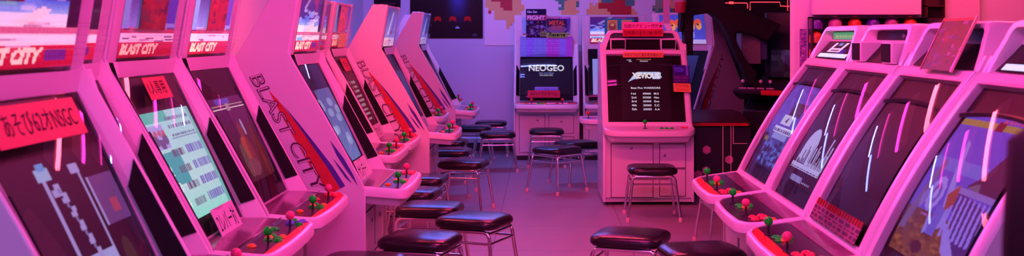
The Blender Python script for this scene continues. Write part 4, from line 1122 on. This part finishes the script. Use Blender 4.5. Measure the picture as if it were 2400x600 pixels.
# unidentified dark object close to the camera, shaped like a padded backrest
b = MB(); R = []
for z, w, dd in ((.40, .12, .03), (.42, .165, .045), (.8, .175, .05), (1.15, .175, .05), (1.265, .170, .045), (1.295, .13, .03)):
    R.append([Vector((w*max(-1, min(1, 1.25*math.cos(2*PI*k/24))), dd*max(-1, min(1, 1.25*math.sin(2*PI*k/24))), z)) for k in range(24)])
t = thing('near_object', 'unidentified blurred black object very close to the camera at the right edge', 'near_object', (.690, 1.20, 0), .1)
b.loft(R, True, True, True); obj('backrest', b, pbr('black_padding_cloth', (.006, .006, .007), .8, spec=.15), t, smooth=60)
b = MB(); b.box(-.17, .17, -.02, .38, .38, .45); obj('seat', b, VINYL, t, bevel=.02)
for sx in (-.14, .14):
    for sy in (.0, .34):
        b = MB(); b.tube([(sx, sy, 0), (sx, sy, .39)], .014, 10); obj('leg', b, CHROME, t)

# ------------------------------------------------------------------ stools
for x, y, a, lab in (
    (-.60, 5.38, -14, 'stool in front of the large lettered side, lowest seat of that cluster'),
    (-.37, 5.97, -22, 'stool standing furthest out into the aisle among the near left stools'),
    (-.655, 6.37, -8, 'stool tucked between two near stools, just past the lettered cabinet panel'),
    (-.845, 7.00, -12, 'stool half hidden under the lettered cabinet panel, nearer of two'),
    (-.86, 7.66, -6, 'stool peeking out beyond the lettered cabinet panel, farther of two'),
    (-.62, 8.62, -12, 'stool before the second forward-standing cabinet, legs clear in the aisle'),
    (-.80, 9.50, -6, 'stool under the second forward-standing cabinet panel, behind the clear-legged stool'),
    (-.895, 10.35, -4, 'stool showing a thin seat edge below the second forward-standing cabinet panel'),
    (-.74, 11.96, -2, 'stool by the far left cabinet panel, left of the last aisle stool'),
    (-.456, 11.2, 4, 'stool with pink-lit rungs in front of the bare back wall'),
    (-.59, 12.62, 0, 'farthest stool, set against the bare back wall'),
    (.135, 9.68, 47, 'stool turned cornerwise in the middle of the floor, legs all visible'),
    (.33, 10.2, 30, 'stool just behind the cornerwise stool, beside the middle cabinet'),
    (.05, 11.55, 0, 'stool pushed up to the back cabinet with white title lettering'),
    (.835, 8.26, 0, 'stool standing squarely in front of the pink space-shooter cabinet'),
    (.447, 5.46, -18, 'stool in the foreground with its seat in front of the square-standing stool'),
    (.745, 5.07, 10, 'nearest right stool, cut off by the bottom of the picture'),
    (-.80, 4.83, -6, 'stool just entering the bottom edge, left of the near aisle stools'),
    (1.24, 7.15, 6, 'stool behind the farthest curved-glass cabinet panel, only its legs showing')):
    stool(x, y, math.radians(a), 'black vinyl '+lab)

# ------------------------------------------------------------------ ceiling lamps
PINK = (1., .055, .36); RED = (1., .07, .17); BLUE = (.13, .17, 1.); VIO = (.50, .18, 1.); WHITE = (.75, .85, 1.)
_lm = {}
def lamp(x, y, col, s, nm, along='x', L=1.1, z=2.55, label=None, twin=True, r=.017):
    k = (nm, s)
    if k not in _lm: _lm[k] = emit_mat('lit_tube_%s_%d' % (nm, int(s)), col, s)
    t = thing('ceiling_light', label or '%s fluorescent tube under the ceiling' % nm, 'ceiling light', (x, y, z), 0 if along == 'y' else PI/2, 'coloured tubes under the ceiling')
    b = MB(); b.box(-.08, .08, -L/2-.02, L/2+.02, .035, ZC-z); obj('housing', b, BODY, t, bevel=.006)
    for xx in ((-.045, .045) if twin else (0,)):
        b = MB(); b.tube([(xx, -L/2, 0), (xx, L/2, 0)], r, 12); obj('tube', b, _lm[k], t, smooth=60)
    for sg in (-1, 1):
        b = MB(); b.box(-.06, .06, sg*(L/2+.006)-.008, sg*(L/2+.006)+.008, -.02, .04); obj('lamp_holder', b, BODY, t)
PINK = (1., .033, .47); SAL = (1., .075, .14); BW = (.55, .26, 1.); HOT = (1., .04, .36)
lamp(.5, .4, BW, 80, 'bluish white')
lamp(-1.0, .9, BW, 60, 'violet white', label='violet-white fluorescent tube above the nearest left cabinets')
lamp(.1, 2.6, PINK, 120, 'pink'); lamp(.2, 4.5, HOT, 235, 'hot pink', label='added hot pink fill tube above the near stools')  # hot pink tube is added to brighten the middle cabinet's front
lamp(.1, 6.9, SAL, 140, 'salmon pink', L=1.1); lamp(.0, 8.3, PINK, 50, 'pink', label='pink fluorescent tube above the middle cabinet', L=1.)
lamp(-.1, 9.9, PINK, 18, 'pink', label='thin pink fluorescent tube before the back cabinets', twin=False)
lamp(-1.55, 6.9, SAL, 110, 'salmon pink', label='salmon pink fluorescent tube by the left wall')
lamp(2.3, 5.4, SAL, 100, 'salmon pink', label='salmon pink fluorescent tube over the right row')
lamp(-.15, 11.25, (.20, .24, 1.), 150, 'blue', twin=False, L=.9)
lamp(-1.1, 10.9, BLUE, 95, 'blue', label='added blue fill tube lighting the back cabinets from the left')  # added to throw blue on the back cabinets' fronts and the wall

# ------------------------------------------------------------------ world, camera, colour
w = bpy.data.worlds.new('world'); SC.world = w; w.use_nodes = True
w.node_tree.nodes['Background'].inputs[0].default_value = (.02, .01, .03, 1); w.node_tree.nodes['Background'].inputs[1].default_value = 1
cd = bpy.data.cameras.new('camera'); cam = bpy.data.objects.new('camera', cd); COL.objects.link(cam)
cam.location = (0, 0, HC); cam.rotation_euler = (PI/2, 0, 0)
cd.sensor_width = 36; cd.lens = 2550/2400*36
cd.shift_x = -70/2400; cd.shift_y = -215/2400
cd.clip_start = .05
cd.dof.use_dof = True; cd.dof.focus_distance = 6.8; cd.dof.aperture_fstop = 4.5
SC.camera = cam
SC.view_settings.view_transform = 'Standard'; SC.view_settings.look = 'None'
SC.view_settings.gamma = 1; SC.view_settings.use_curve_mapping = False
SC.view_settings.exposure = 0
SC.cycles.use_denoising = True
SC.cycles.max_bounces = 8; SC.cycles.transparent_max_bounces = 16; SC.cycles.glossy_bounces = 4; SC.cycles.diffuse_bounces = 4
SC.cycles.sample_clamp_indirect = 6
SC.cycles.caustics_reflective = False; SC.cycles.caustics_refractive = False
